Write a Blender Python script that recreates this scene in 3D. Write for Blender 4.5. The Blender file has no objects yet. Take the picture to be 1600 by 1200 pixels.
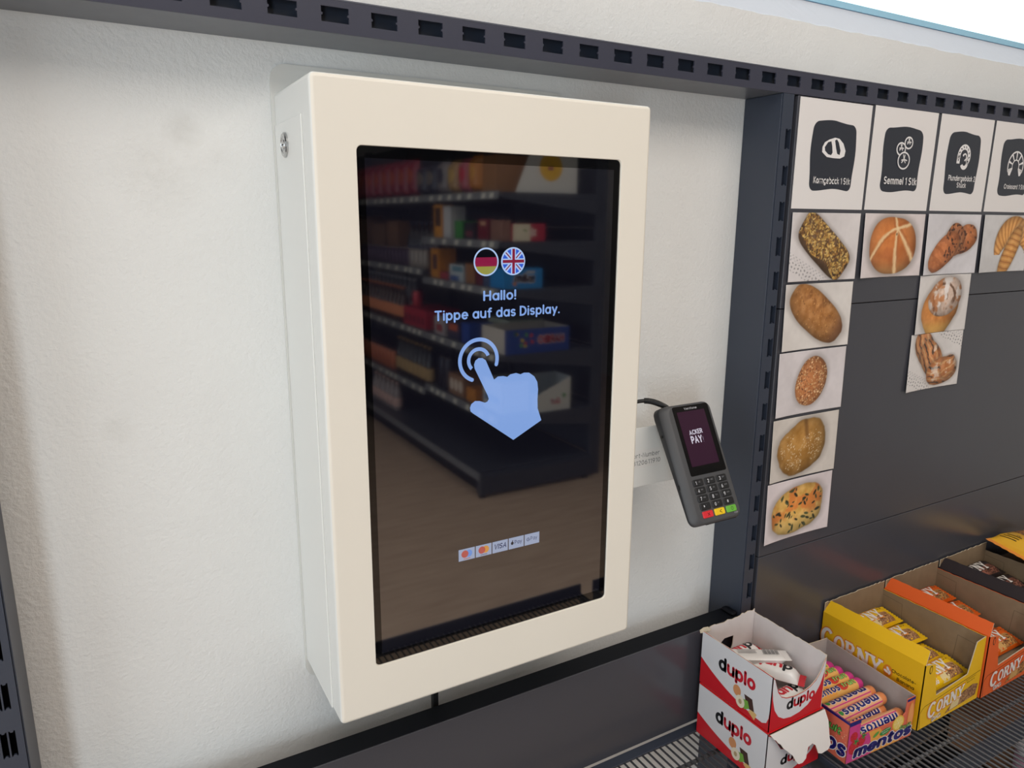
import bpy, bmesh, math, random
import numpy as np
from mathutils import Vector, Matrix
from mathutils.geometry import tessellate_polygon

random.seed(7)
PI = math.pi
SC = bpy.context.scene
COL = SC.collection

# ------------------------------------------------------------------ camera, world, lights, exposure
cam_d = bpy.data.cameras.new('camera')
cam_d.sensor_fit = 'HORIZONTAL'
cam_d.sensor_width = 36.0
cam_d.lens = 1139.87 / 1600 * 36.0
cam_d.clip_start = 0.02
cam = bpy.data.objects.new('camera', cam_d)
COL.objects.link(cam)
cam.location = (-0.18197, -0.82011, 1.5)
cam.rotation_euler = (math.radians(77.37674), math.radians(-0.37967), math.radians(-29.66141))
SC.camera = cam

w = bpy.data.worlds.new('world')
SC.world = w
w.use_nodes = True
w.node_tree.nodes['Background'].inputs[0].default_value = (0.75, 0.87, 1.0, 1)
w.node_tree.nodes['Background'].inputs[1].default_value = 0.35


def area(name, loc, target, sx, sy, power, color):
    d = bpy.data.lights.new(name, 'AREA')
    d.shape = 'RECTANGLE'
    d.size, d.size_y, d.energy, d.color = sx, sy, power, color
    o = bpy.data.objects.new(name, d)
    COL.objects.link(o)
    o.location = loc
    o.rotation_euler = (Vector(target) - Vector(loc)).to_track_quat('-Z', 'Y').to_euler()
    return o


# daylight of the shop front: a glazed door behind and left of the camera, a long window in the left wall
area('daylight_door', (-2.0, -3.75, 1.05), (0.15, 0.0, 1.1), 0.62, 1.9, 50, (0.80, 0.91, 1.0))
area('daylight_window_left', (-2.95, -1.35, 1.25), (0.0, -1.0, 1.1), 2.4, 2.2, 60, (0.80, 0.91, 1.0))
# ceiling lamps of the shop
area('ceiling_lamp_aisle', (0.6, -1.65, 2.92), (0.6, -1.65, 0), 2.6, 1.5, 47, (1.0, 0.92, 0.85))
area('ceiling_lamp_rear', (0.2, -3.8, 2.92), (0.2, -3.8, 0), 2.0, 0.6, 5, (1.0, 0.93, 0.86))
SC.view_settings.view_transform = 'Standard'
SC.view_settings.look = 'None'
SC.view_settings.gamma = 1.0
SC.view_settings.use_curve_mapping = False
SC.view_settings.exposure = -0.25


# ------------------------------------------------------------------ helpers
def lin(c):
    c = c / 255.0
    return c / 12.92 if c <= 0.04045 else ((c + 0.055) / 1.055) ** 2.4


def rgb(*c):
    return (lin(c[0]), lin(c[1]), lin(c[2]), 1.0)


MATS = {}


def mat(name, c, rough=0.5, metal=0.0, spec=0.5, ior=1.5, bump=0.0, bscale=200.0, var=0.0, vscale=8.0, emit=None, estr=0.0, coat=0.0):
    """procedural material: base colour varied by noise, fine relief by noise bump"""
    if name in MATS:
        return MATS[name]
    m = bpy.data.materials.new(name)
    m.use_nodes = True
    nt = m.node_tree
    b = nt.nodes['Principled BSDF']
    col = rgb(*c)
    b.inputs['Base Color'].default_value = col
    b.inputs['Roughness'].default_value = rough
    b.inputs['Metallic'].default_value = metal
    b.inputs['Specular IOR Level'].default_value = spec
    b.inputs['IOR'].default_value = ior
    b.inputs['Coat Weight'].default_value = coat
    if emit:
        b.inputs['Emission Color'].default_value = rgb(*emit)
        b.inputs['Emission Strength'].default_value = estr
    tc = nt.nodes.new('ShaderNodeTexCoord')
    if var > 0:
        n = nt.nodes.new('ShaderNodeTexNoise')
        n.inputs['Scale'].default_value = vscale
        n.inputs['Detail'].default_value = 6
        r = nt.nodes.new('ShaderNodeValToRGB')
        r.color_ramp.elements[0].position = 0.3
        r.color_ramp.elements[1].position = 0.7
        r.color_ramp.elements[0].color = tuple(x * (1 - var) for x in col[:3]) + (1,)
        r.color_ramp.elements[1].color = tuple(min(1, x * (1 + var)) for x in col[:3]) + (1,)
        nt.links.new(tc.outputs['Object'], n.inputs['Vector'])
        nt.links.new(n.outputs['Fac'], r.inputs['Fac'])
        nt.links.new(r.outputs['Color'], b.inputs['Base Color'])
    if bump > 0:
        n2 = nt.nodes.new('ShaderNodeTexNoise')
        n2.inputs['Scale'].default_value = bscale
        n2.inputs['Detail'].default_value = 3
        bp = nt.nodes.new('ShaderNodeBump')
        bp.inputs['Strength'].default_value = bump
        bp.inputs['Distance'].default_value = 0.002
        nt.links.new(tc.outputs['Object'], n2.inputs['Vector'])
        nt.links.new(n2.outputs['Fac'], bp.inputs['Height'])
        nt.links.new(bp.outputs['Normal'], b.inputs['Normal'])
    MATS[name] = m
    return m


def flat(c, rough=0.5):
    return mat('print_%d_%d_%d' % tuple(c), c, rough)


def glow(c, s=1.0):
    """lit pixel of a display: emits, and mirrors the room like the glass it sits in"""
    return mat('lit_%d_%d_%d_%d' % (c[0], c[1], c[2], int(s * 100)), (8, 8, 10), 0.04, ior=1.9, emit=c, estr=s * 1.2)


class MB:
    """collects geometry and links it as ONE mesh object"""

    def __init__(self):
        self.v, self.f, self.m, self.mats = [], [], [], []

    def mi(self, m):
        if m not in self.mats:
            self.mats.append(m)
        return self.mats.index(m)

    def add(self, verts, faces, m):
        o = len(self.v)
        self.v += [tuple(p) for p in verts]
        k = self.mi(m)
        for f in faces:
            self.f.append(tuple(i + o for i in f))
            self.m.append(k)
        return self

    def box(self, x0, x1, y0, y1, z0, z1, m):
        v = [(x, y, z) for x in (x0, x1) for y in (y0, y1) for z in (z0, z1)]
        return self.add(v, [(0, 1, 3, 2), (4, 6, 7, 5), (0, 4, 5, 1), (2, 3, 7, 6), (0, 2, 6, 4), (1, 5, 7, 3)], m)

    def slab(self, pts, O, U, V, t, mo, mi=None, me=None, holes=()):
        """polygon pts (u,v) extruded by t against its normal UxV: outside mo, inside mi, rim me"""
        O, U, V = Vector(O), Vector(U), Vector(V)
        N = U.cross(V).normalized()
        mi, me = mi or mo, me or mo
        loops = [list(pts)] + [list(h) for h in holes]
        flat_ = [p for l in loops for p in l]
        a = [O + U * p[0] + V * p[1] for p in flat_]
        b = [p - N * t for p in a]
        tris = tessellate_polygon([[Vector((p[0], p[1], 0)) for p in l] for l in loops])
        tris = [tuple(t_) if area2(flat_, t_) > 0 else tuple(reversed(t_)) for t_ in tris]
        self.add(a, tris, mo)
        self.add(b, [tuple(reversed(t_)) for t_ in tris], mi)
        s = 0
        for l in loops:
            n = len(l)
            va = a[s:s + n]
            vb = b[s:s + n]
            self.add(va + vb, [(i, (i + 1) % n, n + (i + 1) % n, n + i) for i in range(n)], me)
            s += n
        return self

    def tube(self, path, r, m, n=10, caps=True):
        path = [Vector(p) for p in path]
        rs = r if isinstance(r, (list, tuple)) else [r] * len(path)
        rings, prev = [], None
        for i, p in enumerate(path):
            d = (path[min(i + 1, len(path) - 1)] - path[max(i - 1, 0)]).normalized()
            up = prev or (Vector((0, 0, 1)) if abs(d.z) < 0.9 else Vector((1, 0, 0)))
            a = d.cross(up).normalized()
            b = a.cross(d).normalized()
            prev = b
            rings.append([p + (a * math.cos(2 * PI * k / n) + b * math.sin(2 * PI * k / n)) * rs[i] for k in range(n)])
        v = [q for r_ in rings for q in r_]
        f = [(i * n + k, i * n + (k + 1) % n, (i + 1) * n + (k + 1) % n, (i + 1) * n + k) for i in range(len(path) - 1) for k in range(n)]
        if caps:
            f += [tuple(reversed(range(n))), tuple(range((len(path) - 1) * n, len(path) * n))]
        return self.add(v, f, m)

    def lathe(self, prof, m, n=16, c=(0, 0, 0)):
        v = [(c[0] + r * math.cos(2 * PI * k / n), c[1] + r * math.sin(2 * PI * k / n), c[2] + z) for r, z in prof for k in range(n)]
        f = [(i * n + k, i * n + (k + 1) % n, (i + 1) * n + (k + 1) % n, (i + 1) * n + k) for i in range(len(prof) - 1) for k in range(n)]
        f += [tuple(reversed(range(n))), tuple(range((len(prof) - 1) * n, len(prof) * n))]
        return self.add(v, f, m)

    def build(self, name, parent=None, smooth=False, bevel=0.0, seg=2, weld=True):
        me = bpy.data.meshes.new(name)
        me.from_pydata(self.v, [], self.f)
        for m in self.mats:
            me.materials.append(m)
        me.polygons.foreach_set('material_index', self.m)
        if smooth:
            me.polygons.foreach_set('use_smooth', [True] * len(self.f))
        me.update()
        o = bpy.data.objects.new(name, me)
        COL.objects.link(o)
        if parent:
            o.parent = parent
        if bevel > 0:
            if weld:
                bm = bmesh.new()
                bm.from_mesh(me)
                bmesh.ops.remove_doubles(bm, verts=bm.verts, dist=1e-6)
                bm.to_mesh(me)
                bm.free()
            md = o.modifiers.new('bevel', 'BEVEL')
            md.width, md.segments, md.limit_method, md.angle_limit = bevel, seg, 'ANGLE', math.radians(40)
            me.polygons.foreach_set('use_smooth', [True] * len(me.polygons))
            wn = o.modifiers.new('normals', 'WEIGHTED_NORMAL')
            wn.keep_sharp = True
        return o


def area2(P, t):
    (x0, y0), (x1, y1), (x2, y2) = [P[i][:2] for i in t]
    return (x1 - x0) * (y2 - y0) - (x2 - x0) * (y1 - y0)


def tag(o, label, cat, group=None, kind=None):
    o['label'], o['category'] = label, cat
    if group:
        o['group'] = group
    if kind:
        o['kind'] = kind
    return o


def thing(name, label, cat, loc=(0, 0, 0), rot=(0, 0, 0), group=None):
    o = bpy.data.objects.new(name, None)
    o.empty_display_size = 0.02
    COL.objects.link(o)
    o.location, o.rotation_euler = loc, rot
    return tag(o, label, cat, group)


def struct(o):
    o['kind'] = 'structure'
    return o


def dup(root, loc, rot=None, label=None):
    r = root.copy()
    COL.objects.link(r)
    r.location = loc
    if rot is not None:
        r.rotation_euler = rot
    if label:
        r['label'] = label
    for ch in list(root.children):
        c = ch.copy()
        COL.objects.link(c)
        c.parent = r
        for g in list(ch.children):
            d = g.copy()
            COL.objects.link(d)
            d.parent = c
    return r


def _arc(cx, cy, rx, ry, a0, a1, n=None):
    n = n or max(3, int(abs(a1 - a0) / 26))
    return [(cx + rx * math.cos(math.radians(a0 + (a1 - a0) * i / n)), cy + ry * math.sin(math.radians(a0 + (a1 - a0) * i / n))) for i in range(n + 1)]


def _bowl(a0=0, a1=360):
    return _arc(.27, .35, .27, .35, a0, a1, 14 if abs(a1 - a0) > 300 else None)


_S = lambda w, h: _arc(w / 2, h * .75, w / 2, h * .25, 40, 250) + _arc(w / 2, h * .25, w / 2, h * .25, 90, -140)[1:]
GLYPHS = {
    'a': (.54, [_bowl(), [(.54, .7), (.54, 0)]]), 'b': (.54, [_bowl(), [(0, 1), (0, 0)]]), 'd': (.54, [_bowl(), [(.54, 1), (.54, 0)]]),
    'p': (.54, [_bowl(), [(0, .7), (0, -.3)]]), 'q': (.54, [_bowl(), [(.54, .7), (.54, -.3)]]), 'g': (.54, [_bowl(), [(.54, .7)] + _arc(.28, -.02, .26, .26, 0, -150)]),
    'o': (.54, [_bowl()]), 'c': (.46, [_bowl(48, 312)]), 'e': (.54, [[(.01, .36), (.54, .36)] + _bowl(0, 312)[1:]]),
    'u': (.5, [[(0, .7)] + _arc(.25, .26, .25, .26, 180, 360) + [(.5, .7)], [(.5, .4), (.5, 0)]]),
    'n': (.5, [[(0, .7), (0, 0)], [(0, .4)] + _arc(.25, .44, .25, .26, 180, 0) + [(.5, 0)]]), 'h': (.5, [[(0, 1), (0, 0)], [(0, .4)] + _arc(.25, .44, .25, .26, 180, 0) + [(.5, 0)]]),
    'm': (.8, [[(0, .7), (0, 0)], [(0, .42)] + _arc(.2, .48, .2, .22, 180, 0) + [(.4, 0)], [(.4, .42)] + _arc(.6, .48, .2, .22, 180, 0) + [(.8, 0)]]),
    'r': (.32, [[(0, .7), (0, 0)], [(0, .4)] + _arc(.26, .44, .26, .26, 180, 70)]), 'l': (.0, [[(0, 1), (0, 0)]]), 'i': (.0, [[(0, .7), (0, 0)], [(0, .97), (0, .98)]]),
    'j': (.12, [[(.12, .7), (.12, -.1)] + _arc(-.04, -.1, .16, .18, 0, -80)[1:], [(.12, .97), (.12, .98)]]),
    't': (.32, [[(.14, .95), (.14, .16)] + _arc(.28, .16, .14, .16, 180, 270), [(0, .7), (.32, .7)]]), 'f': (.34, [[(.34, 1)] + _arc(.28, .82, .14, .18, 90, 180) + [(.14, 0)], [(0, .66), (.32, .66)]]),
    'k': (.44, [[(0, 1), (0, 0)], [(.42, .7), (.03, .3)], [(.14, .42), (.44, 0)]]), 's': (.4, [_S(.4, .7)]), 'y': (.5, [[(0, .7), (.26, .04)], [(.5, .7), (.15, -.3)]]),
    'v': (.5, [[(0, .7), (.25, 0), (.5, .7)]]), 'x': (.46, [[(0, .7), (.46, 0)], [(.46, .7), (0, 0)]]), 'z': (.44, [[(0, .7), (.44, .7), (0, 0), (.44, 0)]]), 'w': (.8, [[(0, .7), (.2, 0), (.4, .66), (.6, 0), (.8, .7)]]),
    'A': (.66, [[(0, 0), (.33, 1), (.66, 0)], [(.12, .34), (.54, .34)]]), 'B': (.54, [[(0, 0), (0, 1), (.3, 1)] + _arc(.3, .76, .2, .24, 90, -90)[1:] + [(0, .52)], [(.3, .52)] + _arc(.3, .26, .24, .26, 90, -90)[1:] + [(0, 0)]]),
    'C': (.6, [_arc(.37, .5, .37, .5, 48, 312)]), 'D': (.62, [[(0, 0), (0, 1), (.22, 1)] + _arc(.22, .5, .4, .5, 90, -90)[1:] + [(0, 0)]]), 'E': (.46, [[(.46, 1), (0, 1), (0, 0), (.46, 0)], [(0, .52), (.4, .52)]]),
    'F': (.46, [[(.46, 1), (0, 1), (0, 0)], [(0, .5), (.4, .5)]]), 'G': (.66, [_arc(.37, .5, .37, .5, 48, 340) + [(.72, .46), (.42, .46)]]), 'H': (.6, [[(0, 0), (0, 1)], [(.6, 0), (.6, 1)], [(0, .52), (.6, .52)]]),
    'I': (.0, [[(0, 0), (0, 1)]]), 'J': (.36, [[(.36, 1), (.36, .24)] + _arc(.18, .24, .18, .24, 0, -150)[1:]]), 'K': (.56, [[(0, 1), (0, 0)], [(.52, 1), (.03, .44)], [(.18, .6), (.56, 0)]]), 'L': (.42, [[(0, 1), (0, 0), (.42, 0)]]),
    'M': (.74, [[(0, 0), (0, 1), (.37, .3), (.74, 1), (.74, 0)]]), 'N': (.6, [[(0, 0), (0, 1), (.6, 0), (.6, 1)]]), 'O': (.76, [_arc(.38, .5, .38, .5, 0, 360, 16)]), 'P': (.52, [[(0, 0), (0, 1), (.27, 1)] + _arc(.27, .73, .25, .27, 90, -90)[1:] + [(0, .46)]]),
    'Q': (.76, [_arc(.38, .5, .38, .5, 0, 360, 16), [(.48, .2), (.74, -.05)]]), 'R': (.54, [[(0, 0), (0, 1), (.28, 1)] + _arc(.28, .74, .25, .26, 90, -90)[1:] + [(0, .48)], [(.27, .48), (.54, 0)]]),
    'S': (.52, [_S(.52, 1)]), 'T': (.6, [[(0, 1), (.6, 1)], [(.3, 1), (.3, 0)]]), 'U': (.6, [[(0, 1)] + _arc(.3, .3, .3, .3, 180, 360) + [(.6, 1)]]), 'V': (.64, [[(0, 1), (.32, 0), (.64, 1)]]), 'W': (.96, [[(0, 1), (.24, 0), (.48, .9), (.72, 0), (.96, 1)]]),
    'X': (.58, [[(0, 1), (.58, 0)], [(.58, 1), (0, 0)]]), 'Y': (.6, [[(0, 1), (.3, .48), (.6, 1)], [(.3, .48), (.3, 0)]]), 'Z': (.54, [[(0, 1), (.54, 1), (0, 0), (.54, 0)]]),
    '0': (.5, [_arc(.25, .5, .25, .5, 0, 360, 14)]), '1': (.24, [[(0, .82), (.24, 1), (.24, 0)]]), '2': (.48, [_arc(.24, .74, .24, .26, 160, -30) + [(0, 0), (.48, 0)]]), '3': (.48, [_arc(.22, .76, .24, .24, 150, -90), _arc(.22, .26, .26, .26, 90, -150)]),
    '4': (.54, [[(.4, 0), (.4, 1), (0, .28), (.54, .28)]]), '5': (.48, [[(.44, 1), (.06, 1), (.03, .56)] + _arc(.22, .31, .26, .31, 120, -140)]), '6': (.5, [_arc(.25, .3, .25, .3, 0, 360, 14), [(.01, .36)] + [(.12, .74), (.34, 1)]]),
    '7': (.48, [[(0, 1), (.48, 1), (.14, 0)]]), '8': (.5, [_arc(.25, .76, .21, .24, 0, 360, 12), _arc(.25, .27, .25, .27, 0, 360, 12)]), '9': (.5, [_arc(.25, .7, .25, .3, 0, 360, 14), [(.49, .64), (.38, .26), (.16, 0)]]),
    '!': (.0, [[(0, 1), (0, .32)], [(0, .0), (0, .01)]]), '.': (.0, [[(0, .0), (0, .01)]]), '-': (.3, [[(0, .4), (.3, .4)]]), '*': (.4, [[(.2, .9), (.2, .3)], [(0, .75), (.4, .45)], [(.4, .75), (0, .45)]]), '#': (.5, [[(.15, .9), (.1, .1)], [(.4, .9), (.35, .1)], [(0, .66), (.5, .66)], [(0, .34), (.5, .34)]]),
    '&': (.62, [[(.62, 0), (.1, .66)] + _arc(.28, .8, .2, .2, 200, -20) + [(.06, .4)] + _arc(.25, .24, .25, .24, 150, 330) + [(.6, .5)]]), '\'': (.0, [[(0, 1), (0, .75)]]), '"': (.2, [[(0, 1), (0, .75)], [(.2, 1), (.2, .75)]]), '=': (.4, [[(0, .6), (.4, .6)], [(0, .25), (.4, .25)]]),
}
for _c, _b in (('ä', 'a'), ('ü', 'u'), ('ö', 'o')):
    GLYPHS[_c] = (GLYPHS[_b][0], GLYPHS[_b][1] + [[(.14, .97), (.14, .98)], [(.38, .97), (.38, .98)]])


def ribbon(pts, wd):
    """round-ended stroke as triangles"""
    P, T, n = [], [], len(pts)
    closed = n > 3 and math.dist(pts[0], pts[-1]) < 1e-6
    for i in range(n):
        a = pts[i - 1] if i else (pts[-2] if closed else pts[0])
        b = pts[i + 1] if i < n - 1 else (pts[1] if closed else pts[-1])
        d1, d2 = Vector((pts[i][0] - a[0], pts[i][1] - a[1])), Vector((b[0] - pts[i][0], b[1] - pts[i][1]))
        d1 = d1.normalized() if d1.length > 1e-9 else d2.normalized()
        d2 = d2.normalized() if d2.length > 1e-9 else d1
        m = d1 + d2
        m = m.normalized() if m.length > 1e-6 else d1
        k = 1 / max(.6, m.dot(d1))
        nx, ny = -m.y * wd / 2 * k, m.x * wd / 2 * k
        P += [(pts[i][0] + nx, pts[i][1] + ny), (pts[i][0] - nx, pts[i][1] - ny)]
        if i:
            q = 2 * i
            T += [(q - 2, q - 1, q), (q, q - 1, q + 1)]
        if i and i < n - 1 and d1.dot(d2) < .75 or (not closed and i in (0, n - 1)):
            o = len(P)
    ends = ([] if closed else [pts[0], pts[-1]]) + [pts[i] for i in range(1, n - 1) if (Vector(pts[i]) - Vector(pts[i - 1])).normalized().dot((Vector(pts[i + 1]) - Vector(pts[i])).normalized()) < .75]
    for c in ends:
        o = len(P)
        P += [(c[0] + wd / 2 * math.cos(k * PI / 4), c[1] + wd / 2 * math.sin(k * PI / 4)) for k in range(8)]
        T += [(o, o + j, o + j + 1) for j in range(1, 7)]
    return P, T


_TEXT = {}


def text2d(s, bold=0.0, shear=0.0, spacing=1.0):
    """a word in rounded strokes as 2D triangles, cap height 1, starting at u=0; third value: letter index of each triangle"""
    key = (s, bold, shear, spacing)
    if key not in _TEXT:
        wt, P, T, G, x = .105 + 2 * bold, [], [], [], .07
        for k, ch in enumerate(s):
            if ch == ' ':
                x += .34 * spacing
                continue
            wd, strokes = GLYPHS[ch]
            for st in strokes:
                q, t = ribbon([(x + p[0] * .92, .07 + p[1] * .86) for p in st], wt)
                o = len(P)
                P += [(p[0] + shear * p[1], p[1]) for p in q]
                T += [tuple(i + o for i in f) for f in t]
                G += [k] * len(t)
            x += wd * .92 + .27 * spacing
        _TEXT[key] = (P, T, G, x - .27 * spacing + .07)
    return _TEXT[key]


class Art:
    """flat print laid on a surface: fn(u,v,lift) -> point"""
    STEP = 0.00012

    def __init__(self, O=None, U=None, V=None, fn=None, maxedge=None, clip=None):
        self.mb, self.lv, self.maxedge = MB(), 1, maxedge
        if fn is None:
            O, U, V = Vector(O), Vector(U).normalized(), Vector(V).normalized()
            N = U.cross(V)
            fn = lambda u, v, l: O + U * u + V * v + N * l
        self.fn = fn
        self.clip = clip

    def up(self):
        self.lv += 1
        return self

    def tris(self, P, T, m):
        if self.clip:
            P2, T2 = [], []
            for t in T:
                poly = [P[i] for i in t]
                poly = clip_poly(poly, self.clip)
                if len(poly) > 2:
                    o = len(P2)
                    P2 += poly
                    T2 += [(o, o + i, o + i + 1) for i in range(1, len(poly) - 1)]
            P, T = P2, T2
        if self.maxedge:
            P, T = subdiv(P, T, self.maxedge)
        T = [tuple(t) if area2(P, t) >= 0 else tuple(reversed(t)) for t in T]
        l = self.lv * self.STEP
        self.mb.add([self.fn(p[0], p[1], l) for p in P], T, m)
        return self

    def poly(self, pts, m, holes=()):
        loops = [list(pts)] + [list(h) for h in holes]
        P = [p for l in loops for p in l]
        return self.tris(P, tessellate_polygon([[Vector((p[0], p[1], 0)) for p in l] for l in loops]), m)

    def rect(self, u0, v0, u1, v1, m):
        return self.poly([(u0, v0), (u1, v0), (u1, v1), (u0, v1)], m)

    def ell(self, u, v, a, b, m, rot=0.0, n=20):
        c, s = math.cos(rot), math.sin(rot)
        return self.poly([(u + a * math.cos(t) * c - b * math.sin(t) * s, v + a * math.cos(t) * s + b * math.sin(t) * c) for t in [2 * PI * k / n for k in range(n)]], m)

    def ring(self, u, v, r, t, m, n=32, a0=0.0, a1=2 * PI, cap=False, sx=1.0):
        k = n + 1
        P = [(u + sx * q * math.cos(a), v + q * math.sin(a)) for q in (r + t / 2, r - t / 2) for a in [a0 + (a1 - a0) * i / n for i in range(k)]]
        T = []
        for i in range(n):
            T += [(i, i + 1, k + i), (i + 1, k + i + 1, k + i)]
        self.tris(P, T, m)
        if cap:
            for a in (a0, a1):
                self.ell(u + r * math.cos(a), v + r * math.sin(a), t / 2, t / 2, m, n=10)
        return self

    def line(self, pts, wd, m, cap=True):
        for p, q in zip(pts, pts[1:]):
            d = Vector((q[0] - p[0], q[1] - p[1]))
            if d.length < 1e-7:
                continue
            n = Vector((-d.y, d.x)).normalized() * wd / 2
            self.poly([(p[0] - n.x, p[1] - n.y), (q[0] - n.x, q[1] - n.y), (q[0] + n.x, q[1] + n.y), (p[0] + n.x, p[1] + n.y)], m)
            if cap:
                self.ell(q[0], q[1], wd / 2, wd / 2, m, n=8)
        if cap:
            self.ell(pts[0][0], pts[0][1], wd / 2, wd / 2, m, n=8)
        return self

    def text(self, s, u, v, h, m, width=None, bold=0.02, shear=0.0, rot=0.0, align='L', spacing=1.0, dv=0.0, pick=None):
        P, T, G, wd = text2d(s, bold, shear, spacing)
        if pick:
            T = [t for t, g in zip(T, G) if pick(g)]
        su = h if width is None else width / wd
        off = 0 if align == 'L' else (-wd * su / 2 if align == 'C' else -wd * su)
        c, sn = math.cos(rot), math.sin(rot)
        Q = [(off + q[0] * su, q[1] * h + dv * (off + q[0] * su)) for q in P]
        return self.tris([(u + a * c - b * sn, v + a * sn + b * c) for a, b in Q], T, m)

    def build(self, name, parent):
        return self.mb.build(name, parent)


def clip_poly(poly, r):
    for ax, lim, sg in ((0, r[0], 1), (0, r[2], -1), (1, r[1], 1), (1, r[3], -1)):
        out = []
        for i in range(len(poly)):
            p, q = poly[i], poly[(i + 1) % len(poly)]
            dp, dq = (p[ax] - lim) * sg, (q[ax] - lim) * sg
            if dp >= 0:
                out.append(p)
            if dp * dq < 0:
                t = dp / (dp - dq)
                out.append((p[0] + (q[0] - p[0]) * t, p[1] + (q[1] - p[1]) * t))
        poly = out
        if len(poly) < 3:
            return []
    return poly


def subdiv(P, T, lim):
    P, out, st = list(P), [], list(T)
    while st:
        t = st.pop()
        e = [(math.dist(P[t[i]], P[t[(i + 1) % 3]]), i) for i in range(3)]
        L, i = max(e)
        if L <= lim or len(out) > 60000:
            out.append(t)
            continue
        a, b, c = t[i], t[(i + 1) % 3], t[(i + 2) % 3]
        P.append(((P[a][0] + P[b][0]) / 2, (P[a][1] + P[b][1]) / 2))
        k = len(P) - 1
        st += [(a, k, c), (k, b, c)]
    return P, out


def rrect(x0, y0, x1, y1, r, n=5):
    out = []
    for cx, cy, a in ((x1 - r, y0 + r, -PI / 2), (x1 - r, y1 - r, 0), (x0 + r, y1 - r, PI / 2), (x0 + r, y0 + r, PI)):
        out += [(cx + r * math.cos(a + PI / 2 * k / n), cy + r * math.sin(a + PI / 2 * k / n)) for k in range(n + 1)]
    return out


def jag(p, q, n, amp, rnd):
    """torn edge between two points"""
    return [(p[0] + (q[0] - p[0]) * i / n + rnd.uniform(-amp, amp) * .4, p[1] + (q[1] - p[1]) * i / n + rnd.uniform(-amp, amp)) for i in range(n + 1)]


# slab serif capitals for the snack cartons (unit height, polygons)
def serif_word(art, s, u, v, h, m, grow=0.0, squeeze=1.0, dv=0.0, first=1.35):
    wS, x = 0.2, u

    def put(pts, holes=(), k=1.0):
        f = lambda p: (x + p[0] * h * k * squeeze, v + dv * (x - u + p[0] * h * k * squeeze) + p[1] * h * k - (k - 1) * h * .3)
        art.poly([f(p) for p in pts], m, [[f(p) for p in q] for q in holes])

    for i, ch in enumerate(s):
        k = first if i == 0 else 1.0
        g = grow / h
        if ch in 'COG':
            n = 18
            a0, a1 = (0.75, 2 * PI - 0.6) if ch in 'CG' else (0, 2 * PI)
            ou = [(.42 + (.42 + g) * math.cos(a), .5 + (.52 + g) * math.sin(a)) for a in [a0 + (a1 - a0) * j / n for j in range(n + (ch in 'CG'))]]
            inn = [(.42 + (.2 - g) * math.cos(a), .5 + (.36 - g) * math.sin(a)) for a in [a0 + (a1 - a0) * j / n for j in range(n + (ch in 'CG'))]]
            if ch in 'CG':
                put(ou + inn[::-1], k=k)
            else:
                put(ou, [inn[::-1]], k=k)
            wd = .86
        elif ch == 'R':
            put([(0 - g, -g), (.36 + g, -g), (.36 + g, .1 + g), (.3, .1), (.3, .4), (.38, .4), (.6, -g), (.86 + g, -g), (.86 + g, .12), (.78, .12), (.6, .46), (.74 + g, .62), (.74 + g, .84), (.55, 1 + g), (-g, 1 + g), (-g, .88 - g), (.08, .88), (.08, .12 + g), (-g, .12 + g)],
                [[(.3 + g, .58 + g), (.3 + g, .86 - g), (.46, .86 - g), (.52 - g, .8), (.52 - g, .64), (.46, .58 + g)]] if g < .05 else ())
            wd = .9
        elif ch == 'N':
            put([(-g, -g), (.34 + g, -g), (.34 + g, .12), (.26, .12), (.26, .62), (.66, -g), (.86 + g, -g), (.86 + g, .88), (.94 + g, .88), (.94 + g, 1 + g), (.6 - g, 1 + g), (.6 - g, .88), (.68, .88), (.68, .42), (.3, 1 + g), (-g, 1 + g), (-g, .88), (.08, .88), (.08, .12), (-g, .12)])
            wd = .98
        else:
            put([(.24 - g, -g), (.64 + g, -g), (.64 + g, .12), (.54, .12), (.54, .42), (.82, .88), (.92 + g, .88), (.92 + g, 1 + g), (.58 - g, 1 + g), (.58, .88), (.64, .88), (.46, .6), (.3, .88), (.37 + g, .88), (.37 + g, 1 + g), (-.04 - g, 1 + g), (-.04 - g, .88), (.06, .88), (.34, .42), (.34, .12), (.24 - g, .12)])
            wd = .9
        x += wd * h * k * squeeze
    return x


# ------------------------------------------------------------------ materials
M_ANTH = mat('anthracite_steel', (54, 60, 73), 0.38, spec=0.5, bump=0.02, bscale=900)
M_ANTH_P = mat('anthracite_panel_steel', (67, 67, 73), 0.24, spec=0.5, var=0.05, vscale=3, bump=0.015, bscale=700)
M_RAIL = mat('anthracite_rail_steel', (60, 61, 74), 0.34, bump=0.02, bscale=900)
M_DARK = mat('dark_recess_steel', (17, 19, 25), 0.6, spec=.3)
M_WIRE = mat('grey_coated_wire', (92, 94, 98), 0.45)
M_KIOSK = mat('cream_powder_coat', (233, 226, 213), 0.38, spec=0.4, var=0.012, vscale=5, bump=0.02, bscale=1200)
M_KIOSK_S = mat('cool_lit_side_coat', (233, 232, 227), 0.38, spec=0.4, bump=0.02, bscale=1200)  # same coat, cooler and lighter: daylight on the flanks mixed into the colour
M_PLATE = mat('grey_white_plate', (218, 217, 211), 0.5)
M_CHROME = mat('chrome_lock', (190, 190, 190), 0.22, metal=1.0)
M_BLACK = mat('black_rubber', (16, 16, 17), 0.5)
M_PAPER = mat('white_paper', (226, 221, 218), 0.55)
M_CARD = mat('brown_board', (140, 118, 92), 0.85, var=0.06, vscale=60)
M_CARDG = mat('grey_board', (172, 163, 158), 0.85, var=0.04, vscale=60)
M_CARDW = mat('white_board', (212, 203, 200), 0.8, var=0.03, vscale=60)
M_TORN = mat('torn_board_edge', (205, 190, 165), 0.95, var=0.1, vscale=300)


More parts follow.
